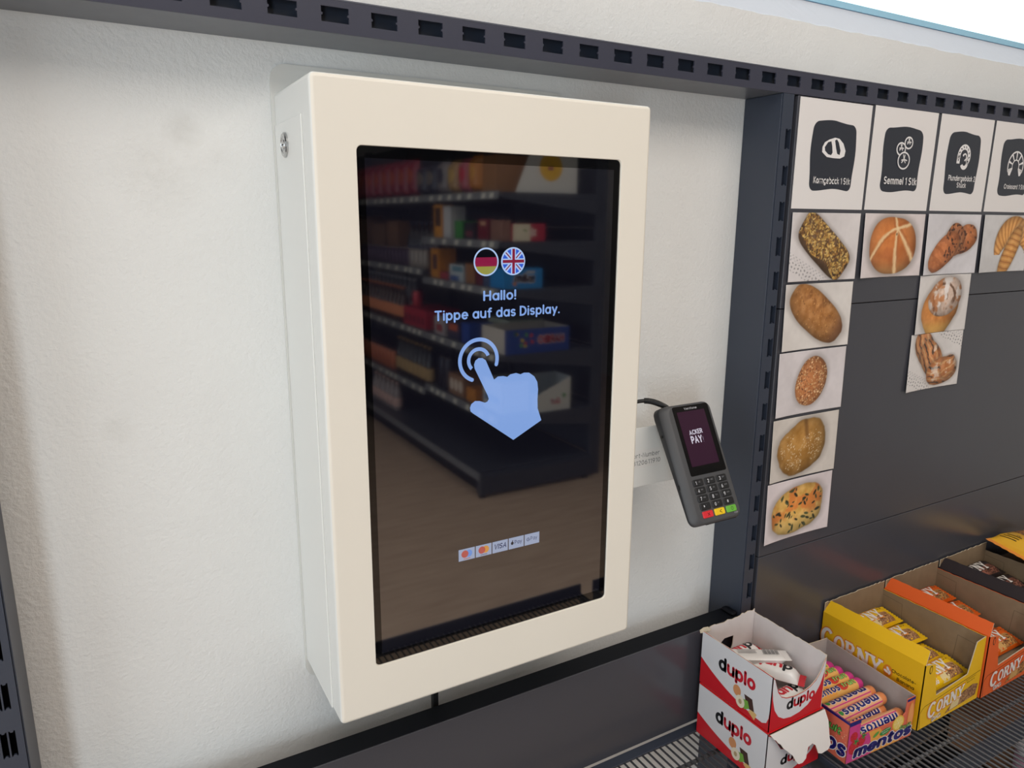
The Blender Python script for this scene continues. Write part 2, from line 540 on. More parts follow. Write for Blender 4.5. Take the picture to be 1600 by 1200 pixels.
def plaster():
    m = bpy.data.materials.new('rolled_white_plaster')
    m.use_nodes = True
    nt = m.node_tree
    b = nt.nodes['Principled BSDF']
    b.inputs['Roughness'].default_value = 0.75
    b.inputs['Specular IOR Level'].default_value = 0.25
    tc = nt.nodes.new('ShaderNodeTexCoord')
    n1 = nt.nodes.new('ShaderNodeTexNoise')
    n1.inputs['Scale'].default_value = 2.6
    n1.inputs['Detail'].default_value = 5
    r = nt.nodes.new('ShaderNodeValToRGB')
    r.color_ramp.elements[0].position, r.color_ramp.elements[1].position = 0.3, 0.7
    r.color_ramp.elements[0].color = rgb(224, 223, 220)
    r.color_ramp.elements[1].color = rgb(231, 231, 228)
    nt.links.new(tc.outputs['Object'], n1.inputs['Vector'])
    nt.links.new(n1.outputs['Fac'], r.inputs['Fac'])
    # faint scuffs above and left of the kiosk
    prev = r.outputs['Color']
    for (sx, sz, rad, am) in ((-0.09, 1.585, 0.022, 0.5), (-0.115, 1.545, 0.05, 0.32), (-0.06, 1.56, 0.03, 0.2), (-0.175, 1.29, 0.02, 0.25), (0.60, 1.03, 0.03, 0.2)):
        vm = nt.nodes.new('ShaderNodeVectorMath')
        vm.operation = 'DISTANCE'
        vm.inputs[1].default_value = (sx, 0, sz)
        nz = nt.nodes.new('ShaderNodeTexNoise')
        nz.inputs['Scale'].default_value = 90
        mr = nt.nodes.new('ShaderNodeMapRange')
        mr.inputs['From Min'].default_value, mr.inputs['From Max'].default_value = rad, 0.0
        mr.inputs['To Min'].default_value, mr.inputs['To Max'].default_value = 0.0, am
        mu = nt.nodes.new('ShaderNodeMath')
        mu.operation = 'MULTIPLY'
        mx = nt.nodes.new('ShaderNodeMix')
        mx.data_type = 'RGBA'
        mx.inputs['B'].default_value = rgb(165, 160, 150)
        nt.links.new(tc.outputs['Object'], vm.inputs[0])
        nt.links.new(tc.outputs['Object'], nz.inputs['Vector'])
        nt.links.new(vm.outputs['Value'], mr.inputs['Value'])
        nt.links.new(mr.outputs['Result'], mu.inputs[0])
        nt.links.new(nz.outputs['Fac'], mu.inputs[1])
        nt.links.new(mu.outputs[0], mx.inputs['Factor'])
        nt.links.new(prev, mx.inputs['A'])
        prev = mx.outputs['Result']
    nt.links.new(prev, b.inputs['Base Color'])
    n2 = nt.nodes.new('ShaderNodeTexNoise')
    n2.inputs['Scale'].default_value = 185
    n2.inputs['Detail'].default_value = 4
    n2.inputs['Roughness'].default_value = 0.6
    n3 = nt.nodes.new('ShaderNodeTexNoise')
    n3.inputs['Scale'].default_value = 18
    ad = nt.nodes.new('ShaderNodeMath')
    ad.operation = 'ADD'
    bp = nt.nodes.new('ShaderNodeBump')
    bp.inputs['Strength'].default_value = 0.6
    bp.inputs['Distance'].default_value = 0.002
    for n in (n2, n3):
        nt.links.new(tc.outputs['Object'], n.inputs['Vector'])
    nt.links.new(n2.outputs['Fac'], ad.inputs[0])
    nt.links.new(n3.outputs['Fac'], ad.inputs[1])
    nt.links.new(ad.outputs[0], bp.inputs['Height'])
    nt.links.new(bp.outputs['Normal'], b.inputs['Normal'])
    return m


def wood_floor():
    m = bpy.data.materials.new('brown_vinyl_planks')
    m.use_nodes = True
    nt = m.node_tree
    b = nt.nodes['Principled BSDF']
    b.inputs['Roughness'].default_value = 0.45
    tc = nt.nodes.new('ShaderNodeTexCoord')
    mp = nt.nodes.new('ShaderNodeMapping')
    mp.inputs['Scale'].default_value = (1.5, 14, 1)
    n = nt.nodes.new('ShaderNodeTexNoise')
    n.inputs['Scale'].default_value = 2.5
    n.inputs['Detail'].default_value = 8
    r = nt.nodes.new('ShaderNodeValToRGB')
    r.color_ramp.elements[0].position, r.color_ramp.elements[1].position = 0.25, 0.75
    r.color_ramp.elements[0].color = rgb(178, 152, 130)
    r.color_ramp.elements[1].color = rgb(212, 186, 162)
    nt.links.new(tc.outputs['Object'], mp.inputs['Vector'])
    nt.links.new(mp.outputs['Vector'], n.inputs['Vector'])
    nt.links.new(n.outputs['Fac'], r.inputs['Fac'])
    nt.links.new(r.outputs['Color'], b.inputs['Base Color'])
    return m


def granola(name, c1, c2, c3, scale):
    """printed picture of a cereal bar: cells of grain colours"""
    if name in MATS:
        return MATS[name]
    m = bpy.data.materials.new(name)
    m.use_nodes = True
    nt = m.node_tree
    b = nt.nodes['Principled BSDF']
    b.inputs['Roughness'].default_value = 0.4
    tc = nt.nodes.new('ShaderNodeTexCoord')
    vo = nt.nodes.new('ShaderNodeTexVoronoi')
    vo.inputs['Scale'].default_value = scale
    r = nt.nodes.new('ShaderNodeValToRGB')
    r.color_ramp.elements[0].color, r.color_ramp.elements[1].color = rgb(*c1), rgb(*c3)
    e = r.color_ramp.elements.new(0.5)
    e.color = rgb(*c2)
    sp = nt.nodes.new('ShaderNodeSeparateColor')
    nt.links.new(tc.outputs['Object'], vo.inputs['Vector'])
    nt.links.new(vo.outputs['Color'], sp.inputs[0])
    nt.links.new(sp.outputs[0], r.inputs['Fac'])
    nt.links.new(r.outputs['Color'], b.inputs['Base Color'])
    MATS[name] = m
    return m


M_PLASTER = plaster()
M_FLOOR = wood_floor()
M_CEIL = mat('ceiling_paint', (225, 222, 216), 0.8)

# ------------------------------------------------------------------ the setting
ZE = 1.795          # top edge of the plaster under the window
rnd = random.Random(3)
mb = MB()
# the wall in front of the camera with the window opening; its upper edge is uneven plaster
edge = [(0.40 + i * 0.02, ZE + rnd.uniform(-.0012, .0012)) for i in range(131)]
pts = [(-3, 0), (4.2, 0), (4.2, 2.95), (3.0, 2.95), (3.0, ZE)] + edge[::-1] + [(0.40, 2.95), (-3, 2.95)]
pts = [p for p in pts if p != (3.0, ZE)]
mb.slab(pts, (0, 0, 0), (1, 0, 0), (0, 0, 1), 0.12, M_PLASTER)
struct(mb.build('wall_back'))
M_SILL = mat('painted_window_slope', (204, 205, 213), 0.6, bump=0.1, bscale=80)
mb = MB()
n = len(edge)
inner = [(x, 1.862) for x, z in edge]
mb.add([(x, 0.0, z) for x, z in edge] + [(x, 0.012, z + .006 + rnd.uniform(-.001, .001)) for x, z in edge] + [(x, 0.088, z) for x, z in inner],
       [(i + 1, i, n + i, n + i + 1) for i in range(n - 1)] + [(n + i + 1, n + i, 2 * n + i, 2 * n + i + 1) for i in range(n - 1)], M_SILL)
struct(mb.build('trim_1'))
M_WFR = mat('window_frame_blue_grey', (160, 206, 228), 0.5)
M_PANE = mat('frosted_daylight_pane', (220, 235, 240), 0.5, emit=(222, 243, 251), estr=1.12, var=0.03, vscale=3)
win = MB().box(0.40, 3.0, 0.080, 0.12, 1.858, 1.868, M_WFR).box(0.40, 3.0, 0.08, 0.12, 2.60, 2.66, M_WFR).build('window_1')
struct(win)
MB().box(0.40, 3.0, 0.098, 0.108, 1.868, 2.60, M_PANE).build('pane', win)
struct(MB().box(0.40, 3.0, 0.001, 0.119, 2.6601, 2.95, M_PLASTER).build('wall_lintel'))

struct(MB().box(-3, 4.2, -9.5, 0.12, -0.1, 0.0, M_FLOOR).build('floor'))
struct(MB().box(-3, 4.2, -9.5, 0.12, 2.951, 3.05, M_CEIL).build('ceiling'))
struct(MB().box(-3.1, -3.0, -9.5, 0.0, 0.0, 2.95, M_PLASTER).build('wall_left'))
struct(MB().box(4.2, 4.3, -9.5, 0.12, 0.0, 2.95, M_PLASTER).build('wall_right'))
struct(MB().box(-3, 4.2, -9.6, -9.5, 0.0, 2.95, M_PLASTER).build('wall_front'))

# ------------------------------------------------------------------ shelving frame on the wall
YF = -0.0700        # front of uprights and panels


def slot(cx, cz, wd, ht, tab, along_x):
    """outline of a hook slot with the two little tabs that reach into it"""
    a, b = wd / 2, ht / 2
    t = tab
    if along_x:
        p = [(-a, -b), (a, -b), (a, -t), (a - t, -t * .6), (a - t, t * .6), (a, t), (a, b), (-a, b), (-a, t), (-a + t, t * .6), (-a + t, -t * .6), (-a, -t)]
    else:
        p = [(-a, -b), (-t, -b), (-t * .6, -b + t), (t * .6, -b + t), (t, -b), (a, -b), (a, b), (t, b), (t * .6, b - t), (-t * .6, b - t), (-t, b), (-a, b)]
    return [(cx + q[0], cz + q[1]) for q in p]


def upright(x0, zt, label, cols, fw=0.030):
    t = thing('slotted_upright', label, 'shelf upright', (x0, 0, 0))
    face = MB()
    z = -0.0295 + 0.02
    k = 0
    while z < zt - 0.001:
        z1 = min(z + 0.05, zt)
        holes = []
        if z1 - z > 0.045:
            for (c0, c1) in cols:
                holes.append(slot((c0 + c1) / 2, (z + z1) / 2, c1 - c0, 0.0272, 0.0016, False)[::-1])
        zz = max(z, 0.0)
        face.slab([(0.0015, zz), (fw - .0015, zz), (fw - .0015, z1), (0.0015, z1)], (0, YF, 0), (1, 0, 0), (0, 0, 1), 0.002, M_ANTH, holes=holes)
        z = z1
    face.build('face_plate', t)
    side = MB()
    for xs in (0.0, fw - .0015):
        side.box(xs, xs + 0.0015, YF + 0.0015, -0.001, 0, zt, M_ANTH)
    side.build('side_plate', t, bevel=0.0006)
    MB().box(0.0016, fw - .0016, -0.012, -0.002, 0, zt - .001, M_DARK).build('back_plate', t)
    return t


upright(0.6775, 1.6758, 'anthracite slotted upright between the kiosk wall and the bread cards', [(0.0115, 0.0222)], 0.0245)
upright(-0.3120, 1.6758, 'anthracite slotted upright at the left edge of the white wall', [(0.0105, 0.0158), (0.0172, 0.0225)])

rail = thing('slotted_rail', 'long horizontal anthracite rail with a row of square slots above the kiosk', 'rail', (0, 0, 1.6762))
f = MB()
x = 0.622 - 0.05 * 20
while x < 1.85:
    f.slab([(x, 0), (x + .05, 0), (x + .05, .0292), (x, .0292)], (0, YF, 0), (1, 0, 0), (0, 0, 1), 0.002, M_RAIL,
           holes=[slot(x + 0.0252, 0.0165, 0.0272, 0.0140, 0.0014, True)[::-1]])
    x += .05
f.build('face_plate', rail)
MB().box(-.378, 1.872, YF + .002, -.001, 0.0, 0.0015, mat('rail_flange_steel', (98, 101, 108), 0.32, var=.08, vscale=40)).build('bottom_flange', rail)['label'] = 'brushed underside, lightened for the mirrored wall'  # brushed steel, base colour lightened for the bright wall it mirrors
MB().box(-.378, 1.872, YF - .0005, -.001, 0.0292, 0.0312, mat('rail_edge_highlight', (92, 94, 104), 0.25)).build('top_flange', rail, bevel=.0012)  # lighter base colour paints the highlight along the rounded edge
MB().box(-.378, 1.872, YF + .016, YF + .018, 0.0016, 0.0291, M_ANTH).build('inner_web', rail)

# back panels of the right bay
names = ['top', 'middle', 'bottom']
lab = ['anthracite steel back panel behind the top rows of bread cards', 'anthracite steel back panel in the middle, lower bread cards on it',
       'anthracite steel back panel directly behind the snack cartons']
zs = [(1.3733, 1.6755), (0.9695, 1.3723), (0.7115, 0.9685)]
for (z0, z1), l in zip(zs, lab):
    o = MB().box(0.7094, 1.664, YF, YF + .018, z0, z1, M_ANTH_P).build('back_panel', bevel=0.0012)
    tag(o, l, 'panel', 'back panels of the right bay')
o = MB().box(0.7094, 1.664, YF + .002, YF + .02, 0.05, 0.703, M_ANTH_P).build('back_panel', bevel=0.0012)
tag(o, 'anthracite steel back panel below the wire shelf, seen through its wires', 'panel', 'back panels of the right bay')

# low panel under the kiosk
t = thing('low_back_panel', 'low anthracite steel panel with a shade-darkened top lip under the kiosk', 'panel', (0, 0, 0))
M_LIP = mat('shaded_lip_steel', (13, 15, 21), 0.6, spec=0.15)  # near-black base colour carries the kiosk's shade on the lip
ZP = 0.874
MB().box(-.281, 0.6765, YF, YF + .002, 0.7125, ZP, M_ANTH_P).build('panel_face', t, bevel=0.0008)
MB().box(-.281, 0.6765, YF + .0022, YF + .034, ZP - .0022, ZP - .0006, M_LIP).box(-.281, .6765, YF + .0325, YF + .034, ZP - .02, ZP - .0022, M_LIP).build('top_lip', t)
MB().box(0.664, 0.6765, YF + .004, YF + .030, ZP - .0005, ZP + .006, M_LIP).build('corner_hook', t, bevel=.004)


# ------------------------------------------------------------------ wire shelves
def wire_shelf(x0, x1, label):
    t = thing('wire_shelf', label, 'shelf', (x0, 0, 0.709))
    L = x1 - x0
    MB().box(0, L, YF - .0165, YF - .0005, -.003, .0, M_ANTH).box(0, L, YF - .0015, YF - .0005, -.02, -.003, M_ANTH).build('back_lip', t, bevel=0.0006)
    wm = MB().tube([(0, YF - .014, -.0026), (0, -.642, -.0026)], 0.0017, M_WIRE, 6)
    first = None
    n = int(L / 0.0115)
    for i in range(n):
        if first is None:
            o = first = wm.build('wire', t, smooth=True)
        else:
            o = first.copy()
            COL.objects.link(o)
            o.parent = t
        o.location = (0.006 + i * 0.0115, 0, 0)
    b0 = None
    for y, z in ((-0.293, -.0080), (-0.46, -.0080), (-0.13, -.0080)):
        MB().tube([(0.002, y, z), (L - .002, y, z)], 0.0032, M_WIRE, 8).build('cross_bar', t, smooth=True)
    MB().box(0.002, L - .002, -0.345, -0.316, -.0140, -.0125, M_ANTH).build('flat_strip', t)
    MB().box(0, L, -.648, -.644, -.012, .018, M_ANTH).box(0, L, -.644, -.640, -.012, -.005, M_ANTH).build('front_lip', t, bevel=0.0008)
    for xx in (0.0, L - .003):
        MB().box(xx, xx + .003, -.643, YF - .017, -.05, -.003, M_ANTH).build('side_bracket', t)
    return t


wire_shelf(-0.283, 0.6755, 'grey wire shelf running out under the touchscreen kiosk')
wire_shelf(0.7075, 1.665, 'grey wire shelf carrying the snack cartons')

# what stands below, glimpsed through the wires
t = thing('lower_shelf', 'dark steel shelf board below the wire shelf, glimpsed through the wires', 'shelf', (0.7095, 0, 0.40))
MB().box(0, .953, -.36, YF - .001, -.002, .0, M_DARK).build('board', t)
MB().box(0, .953, -.366, -.361, -.03, .012, M_ANTH).build('front_lip', t)
t = thing('shipping_tray', 'flat brown cardboard tray on the lower shelf, glimpsed through wires', 'tray', (1.515, -.215, 0.4001))
M_TRAY = mat('brown_tray_board', (140, 98, 70), 0.8)
MB().box(-.19, .14, -.12, .12, 0, .004, M_TRAY).build('bottom', t)
for a in ((-.19, .14, -.12, -.117), (-.19, .14, .117, .12), (-.19, -.187, -.117, .117), (.137, .14, -.117, .117)):
    MB().box(*a, .0041, .09, M_TRAY).build('side_wall', t)
t = thing('round_tub', 'round tub with a pale pink lid under the wire shelf', 'tub', (1.255, -.305, 0.4001))
MB().lathe([(.045, 0), (.05, .005), (.052, .15)], mat('tub_pink', (196, 150, 170), .5), 28).build('body', t, smooth=True)
MB().lathe([(.054, .1502), (.055, .152), (.055, .162), (.05, .166), (.02, .167)], mat('tub_lid', (224, 214, 220), .4), 28).build('lid', t, smooth=True)

# ------------------------------------------------------------------ the kiosk
KX0, KX1, KZ0, KZ1, KD = 0.0, 0.3873, 0.9707, 1.6273, 0.1392
OX0, OX1, OZ0, OZ1 = 0.0404, 0.3474, 1.0281, 1.5676
kiosk = thing('touchscreen_kiosk', 'cream wall-mounted self-checkout kiosk with a tall dark touchscreen', 'kiosk', (0, 0, KZ0))


def housing():
    mb = MB()
    r, n = 0.0042, 4
    loops = []
    for k in range(n + 1):
        a = PI / 2 * k / n
        ins = r * (1 - math.sin(a))
        y = -KD + r * (1 - math.cos(a))
        loops.append([(p[0], y, p[1]) for p in rrect(KX0 + ins, KZ0 + ins, KX1 - ins, KZ1 - ins, r * 1.2 - ins * .6, 4)])
    loops.append([(p[0], -0.003, p[1]) for p in rrect(KX0, KZ0, KX1, KZ1, r * 1.2, 4)])
    N = len(loops[0])
    off = Vector((0, 0, -KZ0))
    V = [Vector(p) + off for l in loops for p in l]
    F = []
    for i in range(len(loops) - 1):
        for j in range(N):
            F.append((i * N + j, (i + 1) * N + j, (i + 1) * N + (j + 1) % N, i * N + (j + 1) % N))
    mb.add(V, F[:N * 2], M_KIOSK)
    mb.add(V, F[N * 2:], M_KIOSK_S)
    fr = loops[0]
    hole = rrect(OX0, OZ0, OX1, OZ1, 0.0055, 5)
    o2 = [(p[0], p[2]) for p in fr]
    tri = tessellate_polygon([[Vector((p[0], p[1], 0)) for p in o2], [Vector((p[0], p[1], 0)) for p in hole[::-1]]])
    allp = o2 + hole[::-1]
    tri = [tuple(t_) if area2(allp, t_) > 0 else tuple(reversed(t_)) for t_ in tri]
    mb.add([(p[0], -KD, p[1] - KZ0) for p in allp], tri, M_KIOSK)
    # rolled lip of the opening
    H = len(hole)
    hl = [rrect(OX0 - d0, OZ0 - d0, OX1 + d0, OZ1 + d0, 0.0055, 5) for d0 in (0, -0.0004, -.0006)]
    ys = (-KD, -KD + .0006, -KD + .0024)
    V = [(p[0], ys[i], p[1] - KZ0) for i, l in enumerate(hl) for p in l]
    mb.add(V, [(i * H + j, i * H + (j + 1) % H, (i + 1) * H + (j + 1) % H, (i + 1) * H + j) for i in range(2) for j in range(H)], M_KIOSK)
    o = mb.build('housing', kiosk)
    bm = bmesh.new()
    bm.from_mesh(o.data)
    bmesh.ops.remove_doubles(bm, verts=bm.verts, dist=1e-6)
    bmesh.ops.recalc_face_normals(bm, faces=bm.faces)
    bm.to_mesh(o.data)
    bm.free()
    # smooth only the rounded rims
    for p in o.data.polygons:
        p.use_smooth = p.area < 0.004 and not (abs(p.normal.y) > .999)
    return o


housing()
mb = MB()
mb.slab(rrect(-.0035, 0.9475 - KZ0, 0.36, 1.6562 - KZ0, 0.016, 6), (0, -.0028, 0), (1, 0, 0), (0, 0, 1), 0.0026, M_PLATE)
mb.build('mounting_plate', kiosk)
# service door let into the left flank
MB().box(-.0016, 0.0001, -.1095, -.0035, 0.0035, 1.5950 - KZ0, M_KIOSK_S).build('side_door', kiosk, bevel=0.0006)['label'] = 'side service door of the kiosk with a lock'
lk = MB()
lk.lathe([(.0122, 0), (.0122, .0016), (.0108, .0028), (.0085, .0028), (.008, .0022), (.0055, .0022), (.005, .003), (.002, .003)], M_CHROME, 28)
lo = lk.build('lock', kiosk, smooth=False)
lo.rotation_euler = (0, -PI / 2, 0)
lo.location = (-.0017, -.0465, 1.5720 - KZ0)
lo['label'] = 'round chrome lock'
ks = MB().box(-.0006, .0006, -.0032, .0032, .0030, .0033, M_BLACK).build('keyhole', lo)
# screen: black border glass and the brighter display field in it
YS = -KD + 0.0022
M_BORDER = mat('screen_border_glass', (6, 6, 8), 0.03, ior=1.72)
M_DISPLAY = mat('display_glass', (9, 8, 8), 0.035, ior=2.7, emit=(22, 22, 38), estr=0.28)
scr = MB().box(OX0 + .0003, OX1 - .0003, YS, YS + .006, OZ0 - KZ0 + .0003, OZ1 - KZ0 - .0003, M_BORDER).build('screen', kiosk)
scr['label'] = 'black glass touchscreen mirroring shop shelves'
AX0, AX1, AZ0, AZ1 = 0.0487, 0.3382, 1.0412, 1.5562
a = Art((0, YS, -KZ0), (1, 0, 0), (0, 0, 1))
a.rect(AX0, AZ0, AX1, AZ1, M_DISPLAY)
a.build('display_field', scr)
L_B = glow((132, 166, 226), .92)
L_W = glow((176, 200, 240), .9)
def new_ui():
    return Art((0, YS - .0002, -KZ0), (1, 0, 0), (0, 0, 1))


ui = new_ui()
# flags


def circ(cx, cz, r, pts):
    """clip a convex polygon to a circle"""
    poly = list(pts)
    for k in range(36):
        an = 2 * PI * k / 36
        nx, nz = math.cos(an), math.sin(an)
        out = []
        for i in range(len(poly)):
            p, q = poly[i], poly[(i + 1) % len(poly)]
            dp = r - ((p[0] - cx) * nx + (p[1] - cz) * nz)
            dq = r - ((q[0] - cx) * nx + (q[1] - cz) * nz)
            if dp >= 0:
                out.append(p)
            if dp * dq < 0:
                s = dp / (dp - dq)
                out.append((p[0] + (q[0] - p[0]) * s, p[1] + (q[1] - p[1]) * s))
        poly = out
        if len(poly) < 3:
            return []
    return poly


def cpoly(cx, cz, r, pts, m):
    q = circ(cx, cz, r, pts)
    if len(q) > 2:
        ui.poly(q, m)


cx, cz, R_ = 0.1763, 1.4578, 0.0131
L_RED, L_GOLD, L_BLUE, L_DRED = glow((150, 32, 72), .75), glow((158, 156, 70), .8), glow((52, 96, 214), .85), glow((140, 36, 62), .8)
ui.ring(cx, cz, 0.0139, 0.0017, L_W, 40)
cpoly(cx, cz, R_, [(cx - .02, cz - .0047), (cx + .02, cz - .0047), (cx + .02, cz + .0047), (cx - .02, cz + .0047)], L_RED)
cpoly(cx, cz, R_, [(cx - .02, cz - .02), (cx + .02, cz - .02), (cx + .02, cz - .0047), (cx - .02, cz - .0047)], L_GOLD)
ui.build('flag_button', scr)['label'] = 'round black, red and gold flag'
ui = new_ui()
cx = 0.2087
ui.ring(cx, cz, 0.0139, 0.0017, L_W, 40)
ui.ell(cx, cz, R_, R_, L_BLUE, n=36)
ui.up()
for sg in (1, -1):
    d, nv = Vector((1, sg)).normalized(), Vector((-sg, 1)).normalized()
    for wd, m, lvl in ((.0046, L_W, 0), (.0012, L_DRED, 1)):
        if lvl:
            ui.up()
        c_ = Vector((cx, cz))
        cpoly(cx, cz, R_, [tuple(c_ - d * .03 - nv * wd / 2), tuple(c_ + d * .03 - nv * wd / 2), tuple(c_ + d * .03 + nv * wd / 2), tuple(c_ - d * .03 + nv * wd / 2)], m)
ui.up()
for wd, m in ((.0058, L_W), (.0032, L_DRED)):
    cpoly(cx, cz, R_, [(cx - .03, cz - wd / 2), (cx + .03, cz - wd / 2), (cx + .03, cz + wd / 2), (cx - .03, cz + wd / 2)], m)
    ui.up()
    cpoly(cx, cz, R_, [(cx - wd / 2, cz - .03), (cx + wd / 2, cz - .03), (cx + wd / 2, cz + .03), (cx - wd / 2, cz + .03)], m)
    ui.up()
ui.build('flag_button', scr)['label'] = 'round blue flag with red and white crosses'
ui = new_ui()
ui.text('Hallo!', 0.1729, 1.4172, 0.0106, L_B, width=0.0395, bold=0.036)
ui.text('Tippe auf das Display.', 0.1168, 1.3991, 0.0105, L_B, width=0.1522, bold=0.036)
ui.build('greeting_lettering', scr)
ui = new_ui()
# tapping hand
hand = [(0.1857, 1.3311), (0.1905, 1.3341), (0.1971, 1.3340), (0.2022, 1.3325), (0.2060, 1.3350), (0.2134, 1.3358), (0.2190, 1.3338), (0.2235, 1.3352), (0.2300, 1.3346),
        (0.2370, 1.3296), (0.2410, 1.3230), (0.2422, 1.3140), (0.2416, 1.3030), (0.2420, 1.2921), (0.2472, 1.2774), (0.2104, 1.2592), (0.1597, 1.2965), (0.1570, 1.2990),
        (0.1563, 1.3030), (0.1580, 1.3070), (0.1625, 1.3098), (0.1680, 1.3092), (0.1745, 1.3066), (0.1775, 1.3075), (0.1792, 1.3102), (0.1780, 1.3140),
        (0.1622, 1.3455), (0.1615, 1.3500), (0.1632, 1.3542), (0.1670, 1.3565), (0.1715, 1.3562), (0.1755, 1.3535)]
ui.poly(hand[::-1], L_B)
ui.ring(0.1671, 1.3543, 0.0223, 0.0042, L_B, 40, math.radians(-17), math.radians(249), cap=True)
ui.ring(0.1671, 1.3543, 0.0120, 0.0040, L_B, 30, math.radians(20), math.radians(226), cap=False)
ui.build('tapping_hand', scr)
# accepted payment marks
K1, K2, K3, K4, KD_ = glow((196, 92, 84), .7), glow((110, 150, 220), .8), glow((214, 150, 70), .8), glow((196, 104, 62), .75), glow((58, 66, 110), .6)
KB = glow((40, 44, 60), .5)
for i in range(5):
    ui = new_ui()
    x0 = 0.1411 + i * 0.02140
    ui.rect(x0, 1.1269, x0 + .0202, 1.1408, glow((168, 180, 208), .72))
    ui.up()
    if i < 2:
        ui.ell(x0 + .0125, 1.1346, .0044, .0044, (K2, K3)[i])
        ui.up()
        ui.ell(x0 + .0077, 1.1346, .0044, .0044, K1)
        ui.rect(x0 + .006, 1.1284, x0 + .0145, 1.1291, (K4, glow((120, 110, 120), .6))[i])
    elif i == 2:
        ui.text('VISA', x0 + .0018, 1.1313, 0.0062, KD_, width=.0160, bold=.035, shear=.2)
    elif i == 3:
        ui.ell(x0 + .0047, 1.1339, .0019, .0021, KB, n=12)
        ui.ell(x0 + .0051, 1.1368, .0006, .0010, KB, rot=-.6, n=8)
        ui.text('Pay', x0 + .0078, 1.1320, 0.0050, KD_, width=.0098, bold=.01)
    else:
        ui.ring(x0 + .0048, 1.1340, .0018, .0007, KD_, 16, .5, 2 * PI - .1)
        ui.rect(x0 + .0048, 1.1336, x0 + .0068, 1.1343, KD_)
        ui.text('Pay', x0 + .0080, 1.1322, 0.0048, KD_, width=.0092, bold=0.0)
    ui.build('payment_mark', scr)
# short black lead leaving the underside
MB().box(.150, .162, -.033, -.021, -.024, .0, M_BLACK).box(.152, .160, -.031, -.023, -.13, -.024, M_BLACK).build('power_lead', kiosk, bevel=.001)
# arm carrying the payment terminal
ar = MB()
ar.box(0.3873, 0.545, -.0570, -.0550, 1.1310 - KZ0, 1.2185 - KZ0, mat('arm_white', (240, 240, 236), .45))
arm = ar.build('terminal_arm', kiosk, bevel=.0006)
arm['label'] = 'white arm plate with printed number'
pa = Art((0, -.0570, -KZ0), (1, 0, 0), (0, 0, 1))
pa.rect(.400, 1.1585, .5025, 1.1860, mat('sticker_paper', (240, 238, 234), .5))
pa.up()
M_INK = mat('black_ink', (30, 30, 34), .6)
pa.text('Support-Number', 0.4985, 1.1742, .0072, M_INK, width=.068, bold=-.012, align='R')
pa.text('068120611910', 0.5005, 1.1632, .0072, M_INK, width=.062, bold=-.012, align='R')
pa.build('number_sticker', arm)

# ------------------------------------------------------------------ payment terminal
TH = math.radians(61.9)
term = thing('payment_terminal', 'grey card payment terminal with keypad on the arm beside the kiosk', 'card terminal', (.508, -.127, 1.184), (TH, 0, 0))
M_TB = mat('terminal_grey_plastic', (70, 70, 72), 0.5, bump=0.03, bscale=1500)
M_TS = mat('terminal_dark_plastic', (46, 48, 52), 0.5, bump=0.03, bscale=1500)


def term_body():
    mb = MB()
    out = rrect(-.0400, -.0845, .0482, .0805, .0105, 5)
    # loops from the face backwards: (inset left, inset elsewhere, depth at top, depth at bottom)
    specs = [(.0105, .0035, 0.0, 0.0), (.0085, .0015, .0008, .0008), (.0030, .0, .0050, .0040), (.0, .0, .0085, .0075), (.0, .0, .0200, .0105), (.0030, .0030, .0240, .0130), (.0100, .0100, .0255, .0140)]
    loops = []
    for il, io, dt, db in specs:
        l = []
        for (x, y) in out:
            s = (y + .0845) / .165
            s2 = max(0, min(1, (s - .05) / .9))
            d = db + (dt - db) * (s2 ** .8)
            xx = x + (il if x < .0 else -io) * min(1, abs(x - .004) / .03)
            yy = y - io * math.copysign(min(1, abs(y) / .07), y)
            l.append((xx, yy, -d))
        loops.append(l)
    n = len(out)
    V = [p for l in loops for p in l]
    F = [(i * n + j, (i + 1) * n + j, (i + 1) * n + (j + 1) % n, i * n + (j + 1) % n) for i in range(len(loops) - 1) for j in range(n)]
    k = mb.mi(M_TB)
    mb.add(V, F[:3 * n] + [tuple(range(n))], M_TB)
    o = len(mb.v)
    mb.add(V, F[3 * n:] + [tuple(reversed(range((len(loops) - 1) * n, len(loops) * n)))], M_TS)
    ob = mb.build('body', term)
    bm = bmesh.new()
    bm.from_mesh(ob.data)
    bmesh.ops.remove_doubles(bm, verts=bm.verts, dist=1e-6)
    bmesh.ops.recalc_face_normals(bm, faces=bm.faces)
    bm.to_mesh(ob.data)
    bm.free()
    for p in ob.data.polygons:
        p.use_smooth = len(p.vertices) <= 4
    return ob


body = term_body()
# front slot for chip cards and small marks on the flank
MB().box(-.014, .040, -.0852, -.0836, -.0078, -.0052, M_BLACK).build('card_slot', term)
MB().box(-.0407, -.0397, .040, .0435, -.0160, -.0125, M_BLACK).build('side_port', term)
MB().box(-.0407, -.0397, -.0330, -.0265, -.0088, -.0070, M_BLACK).build('side_port', term)
